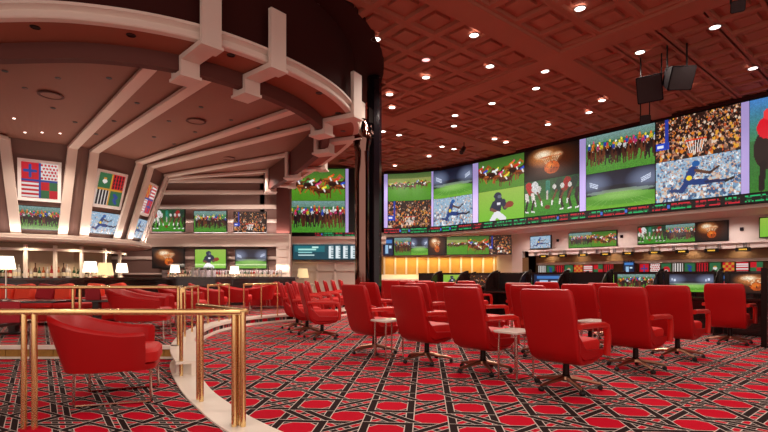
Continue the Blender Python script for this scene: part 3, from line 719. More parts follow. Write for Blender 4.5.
framed('monitor', 'small bluish monitor between the two rows of silk tiles', 'monitor', uv(um, v_at(623, um)), uv(um, v_at(635, um)), 1.28, 1.84, [pic_text(24, 24)], M['screen'])

# TVs on the left back wall
LT = YW - .16
for i, (a, b, y0, y1, im, lb) in enumerate(((152, 185, 209, 232, pic_players(56, 38), 'upper left television on the striped back wall, showing football players'), (193.5, 227, 210.5, 232.5, pic_pack(56, 38, 4), 'upper middle television on the striped back wall, showing jockeys'), (233.5, 266.5, 211.5, 232.5, pic_crowd(56, 38, 9, hoop=True), 'upper right television on the striped back wall, showing an orange crowd'),
        (152, 184.5, 248.3, 268.5, pic_ball(56, 38), 'lower left television above the bar, showing a glowing basketball'), (194.5, 226.5, 248.8, 269, pic_runner(56, 38), 'lower middle television above the bar, showing a player on green'), (235, 267, 249, 269, pic_stadium(56, 38), 'lower right television above the bar, showing a floodlit stadium'))):
    framed('television', lb, 'television', (X(a, LT-.25), LT-.25), (X(b, LT-.25), LT-.25), Z(y1, LT-.25), Z(y0, LT-.25), [im], M['screen'], group='televisions on the left back wall')

# drum pictures
def face_pt(k, s, z, out=.0):
    a = N1 + radians(30*k); r = 2.946 + (z-ZB)*(3.815-2.946)/(ZT+.12-ZB) + out
    return pol(r, a) + Vector((-sin(a), cos(a), 0))*s, Vector((cos(a), sin(a), 0))*(3.815-2.946)/(ZT+.12-ZB)
sets = {0: (silk4('cross', 'dots', 'stripes', 'check'), pic_pack(60, 34, 7), 'red, white and green racing silks', 'a line of jockeys'),
        1: (silk4('green', 'diamonds', 'vstripes', 'crest', gold=True), pic_leap(60, 34, 5), 'green, red and striped racing silks', 'a leaping blue player'),
        2: (silk4('gold', 'stripes', 'dots', 'cross'), pic_leap(60, 34, 15), 'orange and red racing silks, seen edge-on', 'a pale crowd, seen edge-on')}
for k, (im, tv, t1, t2) in sets.items():
    a, ln = face_pt(k, -.50, 3.32, .09); b, _ = face_pt(k, .50, 3.32, .09); hgt = 1.1
    framed('silks_picture', 'white framed picture of %s on the leaning drum wall' % t1, 'picture', a, b, 3.32, 4.42, [im], M['print_glow'], frame=M['white'], bw=.085, dep=.08, lean=ln*hgt, screen='picture')
    a, ln = face_pt(k, -.55, 2.52, .09); b, _ = face_pt(k, .55, 2.52, .09)
    framed('television', 'television showing %s, under the silks picture on the drum' % t2, 'television', a, b, 2.52, 3.19, [tv], M['screen'], bw=.02, dep=.08, lean=ln*.67)
#P3BEGIN
SCR = []; E_SPOT = 230; E_UPFILL = 9
# ================================================================== EXECUTIVE CHAIRS
def make_exec():
    t = thing('office_chair', 'x', 'chair')
    # one bucket shell: leaning back that curls under the seat
    path = [(-.42, 1.065), (-.41, 1.04), (-.39, .96), (-.35, .82), (-.31, .68), (-.275, .55), (-.25, .45), (-.215, .375), (-.15, .33), (-.05, .315), (.10, .32), (.22, .345), (.25, .36)]
    wid = [.52, .575, .60, .60, .595, .585, .575, .555, .53, .52, .52, .52, .50]; thk = [.03, .055, .07, .075, .08, .085, .09, .09, .08, .07, .06, .06, .04]
    rings = []
    for i, ((x, z), w_, h_) in enumerate(zip(path, wid, thk)):
        a = path[max(0, i-1)]; b = path[min(len(path)-1, i+1)]; tx, tz = b[0]-a[0], b[1]-a[1]; L = sqrt(tx*tx+tz*tz); nx, nz = -tz/L, tx/L
        rings.append([(x + nx*q, s + 0, z + nz*q) for s, q in rrect(w_, h_, min(.03, h_*.45), 3)])
    MB().loft(rings).build('backrest', M['leather'], t)
    # inner cushion of the back
    rings = []
    for (x, z), w_ in zip([(-.365, 1.035), (-.35, 1.0), (-.305, .85), (-.26, .7), (-.225, .55), (-.20, .47)], [.46, .50, .51, .50, .48, .44]):
        rings.append([(x + q, s, z) for s, q in rrect(w_, .07, .03, 3)])
    MB().loft(rings).build('back_cushion', M['leather'], t)
    MB().loft([[(x, y, z) for x, y in rrect(*a)] for z, a in ((.38, (.44, .46, .06)), (.395, (.49, .50, .07)), (.50, (.50, .51, .07)), (.53, (.47, .48, .07)), (.54, (.40, .42, .06)))]).build('seat', M['leather_light'], t, loc=(.03, 0, 0))
    # sides of the bucket, joining back and seat
    for s in (-1, 1):
        mb = MB(); pts = [(-.31, .58), (-.24, .40), (-.14, .34), (.22, .35), (.27, .38), (.27, .43), (-.1, .45), (-.26, .62)]
        mb.loft([[(x, s*(.285-q), z) for x, z in pts] for q in (0, .035)]); mb.build('seat_side', M['leather'], t, bevel=.012)
        mb = MB(); mb.sweep([(-.32, s*.315, .70), (-.15, s*.315, .70), (.19, s*.315, .69), (.255, s*.315, .67), (.285, s*.315, .57), (.275, s*.31, .36)], rrect(.066, .06, .02, 2), (0, 1, 0)); mb.build('armrest', M['armwood'], t)
    MB().lathe([(.045, .10), (.045, .14), (.036, .15), (.034, .27), (.05, .28), (.05, .32)], 14).build('column', M['darkmetal'], t)
    b = MB(); b.lathe([(.05, .085), (.06, .10), (.05, .13)], 12)
    for k in range(5):
        a = 2*pi*k/5 + .35; b.tube([(cos(a)*.03, sin(a)*.03, .115), (cos(a)*.18, sin(a)*.18, .092), (cos(a)*.345, sin(a)*.345, .06)], [.028, .022, .016], 7)
    b.build('base', M['bronze'], t)
    for k in range(5):
        a = 2*pi*k/5 + .35; c = Vector((cos(a)*.34, sin(a)*.34, .025)); tq = Vector((-sin(a), cos(a), 0)); mb = MB()
        mb.tube([c - tq*.028, c - tq*.02, c + tq*.02, c + tq*.028], [.016, .025, .025, .016], 10); mb.tube([c, c + Vector((0, 0, .035))], .012, 6); mb.build('caster', M['caster'], t)
    return t
exec0 = make_exec(); used = []
def chair(x, y, head, label, group):
    if not used:
        used.append(1); o = exec0; o.location = (x, y, 0); o.rotation_euler = (0, 0, radians(head)); o['label'] = label; o['group'] = group; KIDS[o.name] = list(o.children); return o
    return dup(exec0, (x, y, 0), radians(head), label, group)
def U(u, v): p = uv(u, v); return p.x, p.y
G1, G2, G3 = 'red office chairs in the front row', 'red office chairs in the second row', 'red office chairs in the rear rows'
chair(1.95, 5.14, 40, 'red leather office chair nearest the camera, right of the nearest white side table', G1)
chair(1.25, 6.06, 39, 'red leather office chair directly left of the nearest white side table', G1)
chair(.60, 6.72, 40, 'red leather office chair whose left arm side touches the second white side table', G1)
chair(-.15, 7.5, 40, 'red leather office chair left of the second white side table in the front row', G1)
chair(-1.2, 9.3, 17, 'red office chair seen nearly side-on, frontmost of the three left of the front row', G1)
chair(-1.62, 10.1, 15, 'red office chair in the middle of the three seen side-on at left', G1)
chair(-1.98, 10.95, 13, 'red office chair farthest back of the three seen side-on near the marble kerb', G1)
chair(3.25, 6.2, 40, 'red leather office chair just right of the nearest one, broad back to the camera', G2)
chair(*U(6.48, 4.0), 40, 'red office chair mostly hidden directly behind the nearest chair', G2)
chair(*U(6.55, 5.2), 40, 'red office chair behind the chair left of the nearest side table', G2)
chair(*U(6.55, 6.4), 40, 'red office chair showing behind the right shoulder of the third front chair', G2)
chair(*U(6.45, 7.7), 38, 'red office chair peeking out behind the leftmost straight front-row chair', G2)
chair(4.34, 7.1, 40, 'red leather office chair second from the right among the large backs', G3)
chair(*U(7.89, 3.98), 40, 'red office chair between the nearest chair and the broad back to its right, farther off', G3)
chair(*U(8.3, 5.4), 40, 'red office chair with only its top edge above the nearest chair', G3)
chair(*U(8.0, 7.0), 40, 'small red chair top between third and fourth front chairs', G3)
chair(6.16, 8.55, 42, 'red office chair at the far right facing the dark carrels', G3)
chair(*U(9.3, 4.25), 40, 'red chair top between the two broad right-hand backs, by the horse screen', G3)
chair(*U(10.1, 5.9), 40, 'red chair back low in front of the carrels behind the nearest chair', G3)
for i, (px, d, h) in enumerate(((310, 12.3, 5), (321, 13.2, 5), (329.5, 14.1, 8), (337, 15.0, 8), (344, 16.0, 10), (351, 17.0, 12))):
    chair(X(px, d), d, h, '%s red chair from the left in the receding row beyond the side-on chairs' % ('first second third fourth fifth sixth'.split()[i]), 'red chairs in the curved row by the pillar')
for i, (px, d) in enumerate(((386, 15.4), (398, 14.6), (411, 15.3), (430, 14.1))):
    chair(X(px, d), d, 55, '%s small red chair from the left near the yellow alcove' % ('first second third fourth'.split()[i]), 'red chairs near the yellow alcove')
for i, (u, v) in enumerate(((9.0, 9.3), (8.6, 8.2), (10.3, 8.4))):
    chair(*U(u, v), 42, 'small red chair facing the left carrels, %s' % ('behind the fourth front chair', 'between third and fourth front chairs', 'close to the tall carrel end')[i], 'red chairs at the left carrels')
# chairs drawn up to the carrels on the far right
chair(*U(12.9, 3.6), 215, 'red chair turned toward the camera behind the far right carrels', 'red chairs beyond the carrels')

# white side tables
def make_table():
    t = thing('side_table', 'x', 'side table')
    MB().loft([[(x, y, z) for x, y in rrect(.44, .36, .05, 4)] for z in (.545, .57)]).build('table_top', M['whitetop'], t, bevel=.004)
    for sx_, sy_ in ((-1, -1), (-1, 1), (1, -1), (1, 1)):
        MB().tube([(sx_*.16, sy_*.12, .548), (sx_*.165, sy_*.125, .0)], .0125, 8).build('leg', M['chrome'], t)
    MB().tube([(-.165, -.125, .03), (.165, -.125, .03), (.165, .125, .03), (-.165, .125, .03)], .008, 6, wrap=True).build('stretcher', M['bronze'], t)
    return t
tb = make_table(); spots = [((1.54, 5.60), 'white-topped side table on bronze legs left of the nearest red chair'), ((.07, 6.98), 'white-topped side table between the two leftmost straight front-row chairs'),
    (U(6.48, 4.55), 'small white side table behind the front row, above the nearest side table'), (U(6.7, 3.3), 'small white side table between the nearest chair and the broad back to its right')]
for i, ((x, y), lb) in enumerate(spots):
    if i == 0: tb.location = (x, y, 0); tb.rotation_euler.z = radians(40); tb['label'] = lb; tb['group'] = 'white side tables between the chairs'
    else: dup(tb, (x, y, 0), radians(40), lb, 'white side tables between the chairs')

# ================================================================== BETTING CARRELS
def make_carrel():
    t = thing('betting_carrel', 'x', 'desk')
    MB().box(-.35, .25, -.55, .55, .72, .76).build('desk_top', M['wood'], t, smooth=False)
    MB().box(.2, .25, -.55, .55, .0, .72).build('modesty_panel', M['wood'], t, smooth=False)
    MB().box(.25, .29, -.55, .55, .0, 1.30).build('back_panel', M['wood'], t, smooth=False)
    pts = [(.27, .0), (.27, 1.36)] + [(.27 - .62*sin(radians(a)), .80 + .56*cos(radians(a))) for a in range(10, 91, 10)] + [(-.35, .0)]
    mb = MB(); mb.loft([[(x, y, z) for x, z in pts] for y in (-.575, -.545)]); mb.build('divider', M['wood'], t, bevel=.006)
    MB().tube([(.27 - .62*sin(radians(a)), -.56, .80 + .56*cos(radians(a))) for a in range(0, 91, 9)], .016, 6).build('divider_rim', M['darkmetal'], t)
    mo_ = MB().box(.17, .21, -.44, .44, .84, 1.26).build('monitor', M['black'], t, smooth=False)
    MB().box(.19, .24, -.05, .05, .76, .9).build('monitor_stand', M['darkmetal'], t, smooth=False)
    return t
cr0 = make_carrel()
pics = [pic_ball(40, 22), pic_stadium(40, 22), pic_pack(40, 22, 5), None, pic_text(30, 20), None, pic_crowd(40, 22, 5), pic_runner(40, 22), None, pic_stadium(40, 22), None]
ordn = 'first second third fourth fifth sixth seventh eighth ninth tenth eleventh twelfth'.split()
k = 0
desc = ['with a glowing orange picture', 'with a floodlit stadium picture', 'with a horse racing picture', 'with a dark monitor', 'with a bluish monitor', 'with a dark monitor', 'with a crowd picture', 'with a green picture', 'with a dark monitor', 'with a stadium picture', 'with a dark monitor']
for row, (u, v0, n) in enumerate(((11.6, 2.55, 9), (14.6, 2.4, 10))):
    for i in range(n):
        v = v0 + 1.14*i; p = uv(u, v); im = pics[(i + row*3) % 11]
        lb = 'dark %s-row betting carrel, %s from the right, %s' % (('near', 'far')[row], ordn[i], desc[(i + row*3) % 11])
        if k == 0: o = cr0; o.location = p; o.rotation_euler.z = A0; KIDS[o.name] = list(o.children); tag(o, lb, group='dark betting carrels'); 
        else: o = dup(cr0, p, A0, lb, 'dark betting carrels')
        kids = [c for c in COL.objects if c.parent == o and c.name.startswith('monitor') and 'stand' not in c.name]
        SCR.append((o, kids[0], im)); k += 1
for o, mon, im in SCR:
    if im is None: continue
    s = display('screen', [Vector((.166, .42, 0)), Vector((.166, -.42, 0))], .86, 1.24, im, M['screen'], mon)
# carrel run end at the right edge
p = uv(10.6, 1.62); o = thing('carrel_end_post', 'tall dark glossy end post with bronze edge at the right border', 'post', (6.6, 8.25, 0), A0)
MB().box(-.25, .25, -.03, .03, 0, 1.32).build('panel', M['wood2'], o, bevel=.01); MB().box(-.28, -.25, -.04, .04, 0, 1.34).build('edge_strip', M['darkmetal'], o, smooth=False)

# ================================================================== RAILINGS
def railing(label, top, posts, base=(0, 0, 0), r=.022):
    t = thing('brass_railing', label, 'railing', base, 0); B = Vector(base)
    MB().sweep([Vector(p)-B for p in top], rrect(.05, .045, .018, 3), (0, 0, 1)).build('handrail', M['brass'], t)
    for (x, y, z0, z1) in posts: MB().tube([(x-B.x, y-B.y, z0-B.z), (x-B.x, y-B.y, z1-B.z)], r, 10).build('post', M['brass'], t)
    return t
zr = .918
railing('nearest brass railing running across the lower left, behind it the large red armchair',
        [(-9, 3.76, zr), (-1.13, 3.76, zr), (-1.10, 3.79, zr), (-1.77, 4.56, zr)],
        [(X(24, 3.76), 3.76, 0, zr), (X(34.5, 3.76), 3.76, 0, zr), (-1.175, 3.765, 0, zr), (-1.105, 3.765, 0, zr), (-1.14, 3.80, 0, zr), (-1.19, 3.85, 0, zr), (-1.72, 4.52, 0, zr), (-1.77, 4.58, 0, zr)], (-1.12, 3.77, 0))
railing('second brass railing beyond the armchair, along the edge of the raised floor',
        [(-9, 7.3, 1.03), (-3.12, 7.25, 1.03), (-3.0, 7.1, 1.03), (-2.38, 5.66, 1.03)],
        [(X(73, 7.3), 7.3, .17, 1.03), (X(80, 7.3), 7.3, .17, 1.03), (-3.0, 7.0, .17, 1.03), (-2.40, 5.68, 0.02, 1.03)], (-3.0, 7.1, 0))
for (a, b, lb) in (((-3.32, 8.0), (-3.62, 9.35), 'nearest inverted-U'), ((-3.74, 10.2), (-3.58, 11.1), 'middle inverted-U'), ((-3.36, 11.5), (-2.75, 12.4), 'farthest and widest inverted-U')):
    m_ = ((a[0]+b[0])/2, (a[1]+b[1])/2)
    railing('%s brass railing section on the curved marble kerb' % lb, [(a[0], a[1], 1.0), (b[0], b[1], 1.0)], [(a[0], a[1], .17, 1.0), (m_[0], m_[1], .17, 1.0), (b[0], b[1], .17, 1.0)], (m_[0], m_[1], .17), .018)

# ================================================================== TUB ARMCHAIRS
def make_tub():
    t = thing('tub_armchair', 'x', 'armchair')
    n = 26; rings = []
    for i in range(n+1):
        a = radians(-128 + 256*i/n) + pi           # 0 at back
        c = cos(a - pi); back = max(0, (cos(a-pi)+.15)/1.15)
        top = .63 + .17*(back**.9 if back > 0 else 0)
        # superelliptic plan
        q = a; ex = .6; cx_ = abs(cos(q))**ex*(1 if cos(q) > 0 else -1); cy_ = abs(sin(q))**ex*(1 if sin(q) > 0 else -1)
        rb_ = (.36*cx_ - .02, .37*cy_); rt = (.40*cx_ - .05 - .05*back, .425*cy_)
        d = Vector((cx_, cy_, 0)); d.normalize(); th_ = .075
        def P3(f, z, off): x = rb_[0] + (rt[0]-rb_[0])*f - d.x*off; y = rb_[1] + (rt[1]-rb_[1])*f - d.y*off; return (x, y, z)
        H_ = top - .30
        rings.append([P3(0, .30, .01), P3(.5, .30 + H_*.5, 0), P3(.95, top-.03, 0), P3(1, top-.01, .015), P3(1, top, .035), P3(1, top-.01, .06), P3(.95, top-.035, th_), P3(.5, .30+H_*.5, th_+.01), P3(0, .30, th_)])
    MB().loft(rings).build('shell', M['leather'], t)
    MB().loft([[(x, y, z) for x, y in rrect(.62, .62, .14, 5)] for z in (.29, .34)]).build('seat_base', M['leather'], t)
    MB().loft([[(x-.0, y, z) for x, y in rrect(a, a*1.0, .12, 5)] for z, a in ((.34, .56), (.36, .60), (.44, .60), (.47, .55), (.475, .45))]).build('seat_cushion', M['leather_light'], t, loc=(.03, 0, 0))
    for sx_, sy_ in ((.28, -.29), (.28, .29), (-.27, -.27), (-.27, .27)):
        MB().tube([(sx_, sy_, .30), (sx_*1.02, sy_*1.02, .012)], .012, 8).build('leg', M['chrome'], t)
    for sy_ in (-.29, .29): MB().tube([(.285, sy_, .012), (-.275, sy_*.94, .012)], .011, 6).build('runner', M['chrome'], t)
    return t
tub = make_tub(); KIDS[tub.name] = list(tub.children)
tub.location = (-2.62, 4.74, .004); tub.rotation_euler.z = radians(20); tub.scale = (1.14, 1.14, 1.07); tag(tub, 'large red leather tub armchair behind the nearest brass railing')
G = 'red tub armchairs on the raised floor'
for x, y, z, h, lb in ((X(146, 7.9), 7.9, .17, 15, 'red tub armchair left of the second railing corner post'), (X(158, 9.3), 9.3, .17, 25, 'red tub armchair directly behind the one left of the second railing corner'),
        (X(187, 10.4), 10.4, .17, 10, 'red tub armchair behind the nearest inverted-U railing section'), (X(212, 12.2), 12.2, .17, 20, 'red tub armchair between the nearest and middle inverted-U railings'),
        (X(238, 13.4), 13.4, .17, 15, 'red tub armchair left of the widest inverted-U railing'), (X(258, 14.6), 14.6, .17, 185, 'red tub armchair seen through the widest inverted-U railing'),
        ):
    dup(tub, (x, y, z), radians(h), lb, G)

# ================================================================== SOFAS, TABLES, LAMPS ON THE RAISED FLOOR
def sofa(label, cx, cy, w_, face=-pi/2, h=.78, matk='leather_light', ncush=0):
    t = thing('banquette_sofa', label, 'sofa', (cx, cy, .17), face + pi/2)
    MB().box(-w_/2, w_/2, -.35, .35, .08, .36).build('base', M['leather'], t, bevel=.03)
    for k in range(max(1, int(w_/.8))):
        n = max(1, int(w_/.8)); a = -w_/2 + w_*k/n; MB().box(a+.01, a+w_/n-.01, -.38, .2, .36, .47).build('seat_cushion', M[matk], t, bevel=.035)
    MB().box(-w_/2, w_/2, .2, .38, .36, h).build('backrest', M['leather'], t, bevel=.04)
    for s in (-1, 1): MB().box(s*w_/2-.07, s*w_/2+.07, -.36, .36, .08, .6).build('arm', M['leather'], t, bevel=.03)
    for s in (-1, 1): MB().box(s*(w_/2-.1)-.03, s*(w_/2-.1)+.03, -.3, -.24, 0, .08).build('foot', M['wood'], t)
    return t
sofa('long red banquette sofa behind the dark table at the left edge', -8.2, 10.3, 4.4, h=.56)
sofa('red banquette sofa with cushions right of the long one, beyond the second railing', -5.95, 11.1, 1.3, h=.56)
sofa('red sofa at the far end of the raised floor, seen through the widest inverted-U railing', X(273, 15.6), 15.6, 1.5, h=.72)
def cushion(x, y, z, lb, m, tilt=.25, rot=0, s=.5):
    rings = []
    for q in (-1, -.8, -.4, 0, .4, .8, 1):
        k = sqrt(max(0, 1-q*q*.92)); rings.append([(a*(.80+.20*k), q*.09, b*(.80+.20*k)) for a, b in rrect(s, s*.92, s*.12, 3)])
    o = MB().loft(rings).build('cushion', m, loc=(x, y, z)); o.rotation_euler = (tilt, rot, rot*.5); tag(o, lb, 'cushion', 'red cushions on the sofas'); return o
for px, m, rt, lb in ((2, 'coral', .1, 'orange-red cushion at the very left end of the long sofa'), (22, 'coral', -.08, 'orange-red cushion second from the left on the long sofa'), (44, 'leather_dark', .12, 'crimson cushion on the long sofa, between two orange-red ones'), (62, 'coral', -.15, 'orange-red cushion at the right end of the long sofa'),
        ):
    cushion(X(px, 10.1), 10.2, .17+.68, lb, M[m], -.3, rt, .38)
for px, m, rt, lb in ((93, 'coral', .05, 'pale red cushion at the left of the shorter sofa'), (115, 'coral', -.18, 'orange-red cushion at the right of the shorter sofa')):
    cushion(X(px, 10.9), 11.0, .17+.68, lb, M[m], -.3, rt, .38)
def table(label, x, y, w_, d_, z, h=.58, leg=True, m='wood'):
    t = thing('cocktail_table', label, 'table', (x, y, z), 0)
    MB().box(-w_/2, w_/2, -d_/2, d_/2, h-.04, h).build('table_top', M[m], t, bevel=.008)
    if leg:
        MB().box(-.06, .06, -.06, .06, .03, h-.04).build('pedestal', M[m], t, bevel=.005); MB().box(-.2, .2, -.2, .2, 0, .03).build('foot', M['darkmetal'], t, bevel=.005)
    else:
        for a in (-1, 1):
            for b in (-1, 1): MB().tube([(a*(w_/2-.05), b*(d_/2-.05), 0), (a*(w_/2-.05), b*(d_/2-.05), h-.04)], .02, 10).build('leg', M['chrome'], t)
    return t
table('long dark table with a lamp at the left edge, behind the second railing', X(14, 8.6), 8.6, 1.9, .7, .17, .60)
table('small dark table with a red menu, between the two sofas', X(97, 9.6), 9.6, .8, .55, .17, .56)
table('dark table below the nearest railing at the left edge', X(-22, 5.6), 5.6, .9, .7, 0.004, .66, leg=False)
table('small dark table in front of the far sofa', X(222, 15.6), 15.6, .5, .5, .17, .55)
def menu(x, y, z, lb):
    t = thing('menu_stand', lb, 'menu', (x, y, z), .15); MB().box(-.13, .13, -.03, -.02, 0, .24).build('cover', M['leather_dark'], t, smooth=False); mb = MB(); mb.add([(-.13, -.02, .24), (.13, -.02, .24), (.13, .06, 0), (-.13, .06, 0), (-.13, -.012, .24), (.13, -.012, .24), (.13, .068, 0), (-.13, .068, 0)], [(0,1,2,3),(4,7,6,5),(0,4,5,1),(2,6,7,3),(1,5,6,2),(0,3,7,4)]); mb.build('back_cover', M['leather_dark'], t, smooth=False); return t
menu(X(93, 9.5), 9.5, .73, 'upright dark red menu on the small table between the sofas')
menu(X(5, 5.5), 5.55, .664, 'upright red menu on the dark table at the left edge')
def lamp(label, x, y, z, h, sw, m='shade', st='chrome'):
    t = thing('table_lamp', label, 'lamp', (x, y, z), 0, 'white-shaded table lamps'); sh = sw*.78
    MB().lathe([(.0, 0), (sw*.28, 0), (sw*.28, .012), (.02, .03), (.014, .05), (.014, h-sh*.7), (.0, h-sh*.7)], 14).build('base', M[st], t)
    MB().loft([[(r*cos(2*pi*j/20), r*sin(2*pi*j/20), zz) for j in range(20)] for r, zz in ((sw/2, h-sh), (sw*.38, h), (sw*.38-.006, h), (sw/2-.006, h-sh))], cap=False, wrap=True).build('lamp_shade', M[m], t)
    L = bpy.data.lights.new('lamp_bulb', 'POINT'); L.energy = 24; L.color = (1, .85, .65); L.shadow_soft_size = .06; lo = bpy.data.objects.new('lamp_bulb', L); COL.objects.link(lo); lo.location = (0, 0, h-sh*.4); lo.parent = t
    return t
lamp('tallest white-shaded lamp on the long dark table at the left edge', X(6, 8.5), 8.5, .77, .78, .29)
lamp('white-shaded lamp on the bar at the centre of the round back bar', X(69, 11.7), 12.55, 1.16, .42, .36)
lamp('yellowish-shaded lamp between two white ones on the round bar', X(96.5, 12.8), 13.2, 1.16, .40, .42, 'shade_dim')
lamp('white-shaded lamp on the bar just right of the yellowish one', X(120, 13.6), 13.7, 1.16, .40, .33)
lamp('cream-shaded lamp on the long bar below the glowing-ball television', X(175, 16.6), 16.6, 1.16, .42, .34)
lamp('white-shaded lamp on the long bar right of the middle television', X(234.5, 16.6), 16.6, 1.16, .38, .34)
lamp('cream-shaded lamp on the ledge below the odds board', X(303, 24.6), 24.6, .8, .78, .6, 'shade_dim')
tbx = thing('console_table', 'pale console table under the lamp below the odds board', 'table', (X(303, 24.6), 24.6, 0)); MB().box(-.6, .6, -.25, .25, .74, .8).build('table_top', M['cream'], tbx, bevel=.01); MB().box(-.5, .5, -.2, .2, 0, .74).build('cabinet', M['cream2'], tbx, bevel=.01)

# ================================================================== BARS AND BOTTLES
rb_ = MB(); rng = range(-20, 8)
def barc(r0, r1, z0, z1, a0=-150, a1=40):
    rr_ = []
    for i in range(41):
        a = radians(a0 + (a1-a0)*i/40); rr_.append([tuple(pol(r, a, z)) for r, z in ((r0, z0), (r1, z0), (r1, z1), (r0, z1))])
    return MB().loft(rr_)
bt = thing('round_bar', 'dark round bar counter wrapped around the leaning drum', 'bar', (C0.x, C0.y, .17))
def shift(mb, b): mb.v = [(x-b[0], y-b[1], z-b[2]) for x, y, z in mb.v]; return mb
shift(barc(3.6, 4.15, 1.08, 1.15), (C0.x, C0.y, .17)).build('counter_top', M['wood'], bt); shift(barc(3.85, 3.95, .17, 1.08), (C0.x, C0.y, .17)).build('front_panel', M['wood2'], bt)
shift(barc(2.2, 2.7, .17, 1.12), (C0.x, C0.y, .17)).build('back_counter', M['wood'], bt)
co_ = MB(); co_.lathe([(2.12, .17), (2.12, 2.3)], 12, (C0.x, C0.y, 0)); struct('wall_core', co_, M['tan'], smooth=False)
bcan = shift(barc(2.55, 2.62, 1.95, 2.03), (C0.x, C0.y, .17)); bcan.build('upper_band', M['cream'], bt)
for a in (-100, -80, -62, -46, -30, -12, 6):
    p = pol(2.58, radians(a)); MB().box(p.x-C0.x-.04, p.x-C0.x+.04, p.y-C0.y-.04, p.y-C0.y+.04, .95, 1.95).build('upright', M['cream'], bt, smooth=False)
br_ = thing('long_bar', 'long dark bar counter in front of the striped back wall', 'bar', (-4.8, 17, .17))
MB().box(-2.6, 1.75, -.5, .15, .93, 1.0).build('counter_top', M['wood'], br_, smooth=False); MB().box(-2.6, 1.7, -.2, .0, 0, .93).build('front_panel', M['wood2'], br_, smooth=False)
bs = thing('back_bar', 'back bar cabinet holding the bottles against the striped wall', 'cabinet', (-6.5, 20.0, .17))
MB().box(-2.8, 2.2, -.35, .2, 0, .9).build('cabinet', M['wood'], bs, smooth=False); MB().box(-2.8, 2.2, -.3, .2, .9, .95).build('shelf', M['mirror'], bs, smooth=False); MB().box(-2.8, 2.2, .1, .2, .95, 1.28).build('mirror', M['mirror'], bs, smooth=False)
ww = thing('wine_rack', 'small framed rack of pale glasses on the back bar, below the middle television', 'rack', (X(201, 19.6), 19.75, 1.125))
MB().box(-.42, .42, -.08, .08, .0, .03).build('base', M['silver'], ww, smooth=False)
for s in (-.4, -.13, .13, .4): MB().box(s-.015, s+.015, -.08, .08, .03, .4).build('divider', M['silver'], ww, smooth=False)
MB().box(-.42, .42, -.08, .08, .4, .43).build('top', M['silver'], ww, smooth=False)
def bottle(mi, h, r):
    mb = MB().lathe([(r, 0), (r*1.02, h*.05), (r, h*.58), (r*.8, h*.66), (r*.32, h*.76), (r*.3, h*.95), (r*.36, h*.96), (r*.36, h)], 10)
    return mb
bro = []
for mi in range(5):
    t = thing('liquor_bottle', 'x', 'bottle'); bottle(mi, .30 + .02*mi, .04).build('glass_body', BOT[mi], t); MB().lathe([(.042, .06), (.042, .15)], 10).build('bottle_label', M['glass_bottle_label'], t); KIDS[t.name] = list(t.children); bro.append(t)
cn = ['amber', 'green', 'clear', 'red', 'brown']; first = set(); n_b = 0
def put(mi, x, y, z, lb, g, h=1.0):
    if mi not in first: first.add(mi); o = bro[mi]; o.location = (x, y, z); o['label'] = lb; o['group'] = g
    else: o = dup(bro[mi], (x, y, z), 0, lb, g)
    o.scale = (h, h, h)
for i in range(46):
    a = radians(-104 + 2.35*i); mi = random.randrange(5); p = pol(2.42 + random.uniform(-.06, .06), a); put(mi, p.x, p.y, 1.12, 'small %s bottle standing on the round back bar under the drum' % cn[mi], '%s bottles on the round back bar' % cn[mi], random.uniform(.9, 1.35))
for i in range(40):
    x = -8.9 + .118*i
    if abs(x - X(201, 19.6)) < .5: continue
    mi = random.randrange(5); put(mi, x, 19.78 + random.uniform(-.03, .03), 1.12, 'small %s bottle standing on the long back bar below the televisions' % cn[mi], '%s bottles on the long back bar' % cn[mi], random.uniform(.85, 1.2))

# ================================================================== PILLAR
pt = thing('pillar', 'tall polished bronze and black pillar in the middle of the room', 'pillar', (X(369, 13), 13, 0))
x0 = X(362.5, 13) - X(369, 13)
MB().lathe([(.2, 0), (.2, 4.5), (.22, 4.65), (.27, 4.85), (.26, 5.05), (.15, 5.25), (.14, 5.4)], 28, (x0, -.1, 0)).build('bronze_tube', M['pillar'], pt)
MB().lathe([(.2, 0), (.2, CZ-.05)], 8, (.14, .18, 0)).build('black_shaft', M['pillar_dark'], pt, smooth=False)

# ================================================================== CEILING EQUIPMENT
dl = [(376,40),(474,36),(490,67),(426,78),(389.5,95),(392,108),(545,72),(536,89),(492,104),(455,116),(548,125),(494.5,139.4),(580,9.4),(640,53),(715,28),(602,101),(589,113),(753,69),(687,87),(454,126.5),(506,142.7),(454,149.5),(442,147),(429,156.6),(395,166),(383,132),(399,135.5),(426,60.6),(314,6)]
PROTO = []
def downlight(name, x, y, z, r, m, label, group, tilt=None):
    if m.name not in [q[0] for q in PROTO]:
        t = thing(name, label, 'light' if m is not M['can'] else 'light', (x, y, z), 0, group)
        MB().lathe([(1.0, 0), (1.25, 0), (1.3, -.12), (1.22, -.2), (1.0, -.2)], 18, wrap=True).build('trim_ring', M['silver'] if m is not M['can'] else M['can'], t); MB().lathe([(0.01, -.1), (1.02, -.1), (1.02, -.05), (.01, -.05)], 18).build('lens', m, t)
        PROTO.append((m.name, t)); KIDS[t.name] = list(t.children)
    else:
        t = dup([q[1] for q in PROTO if q[0] == m.name][0], (x, y, z), 0, label, group)
    t.scale = (r, r, r*1.0); return t
def spot(x, y, z, e, col=(1, .86, .74), ang=150):
    L = bpy.data.lights.new('ceiling_or_fill_spot', 'SPOT'); L.energy = e; L.color = col; L.spot_size = radians(ang); L.spot_blend = .7; L.shadow_soft_size = .09
    o = bpy.data.objects.new('ceiling_or_fill_spot', L); COL.objects.link(o); o.location = (x, y, z)
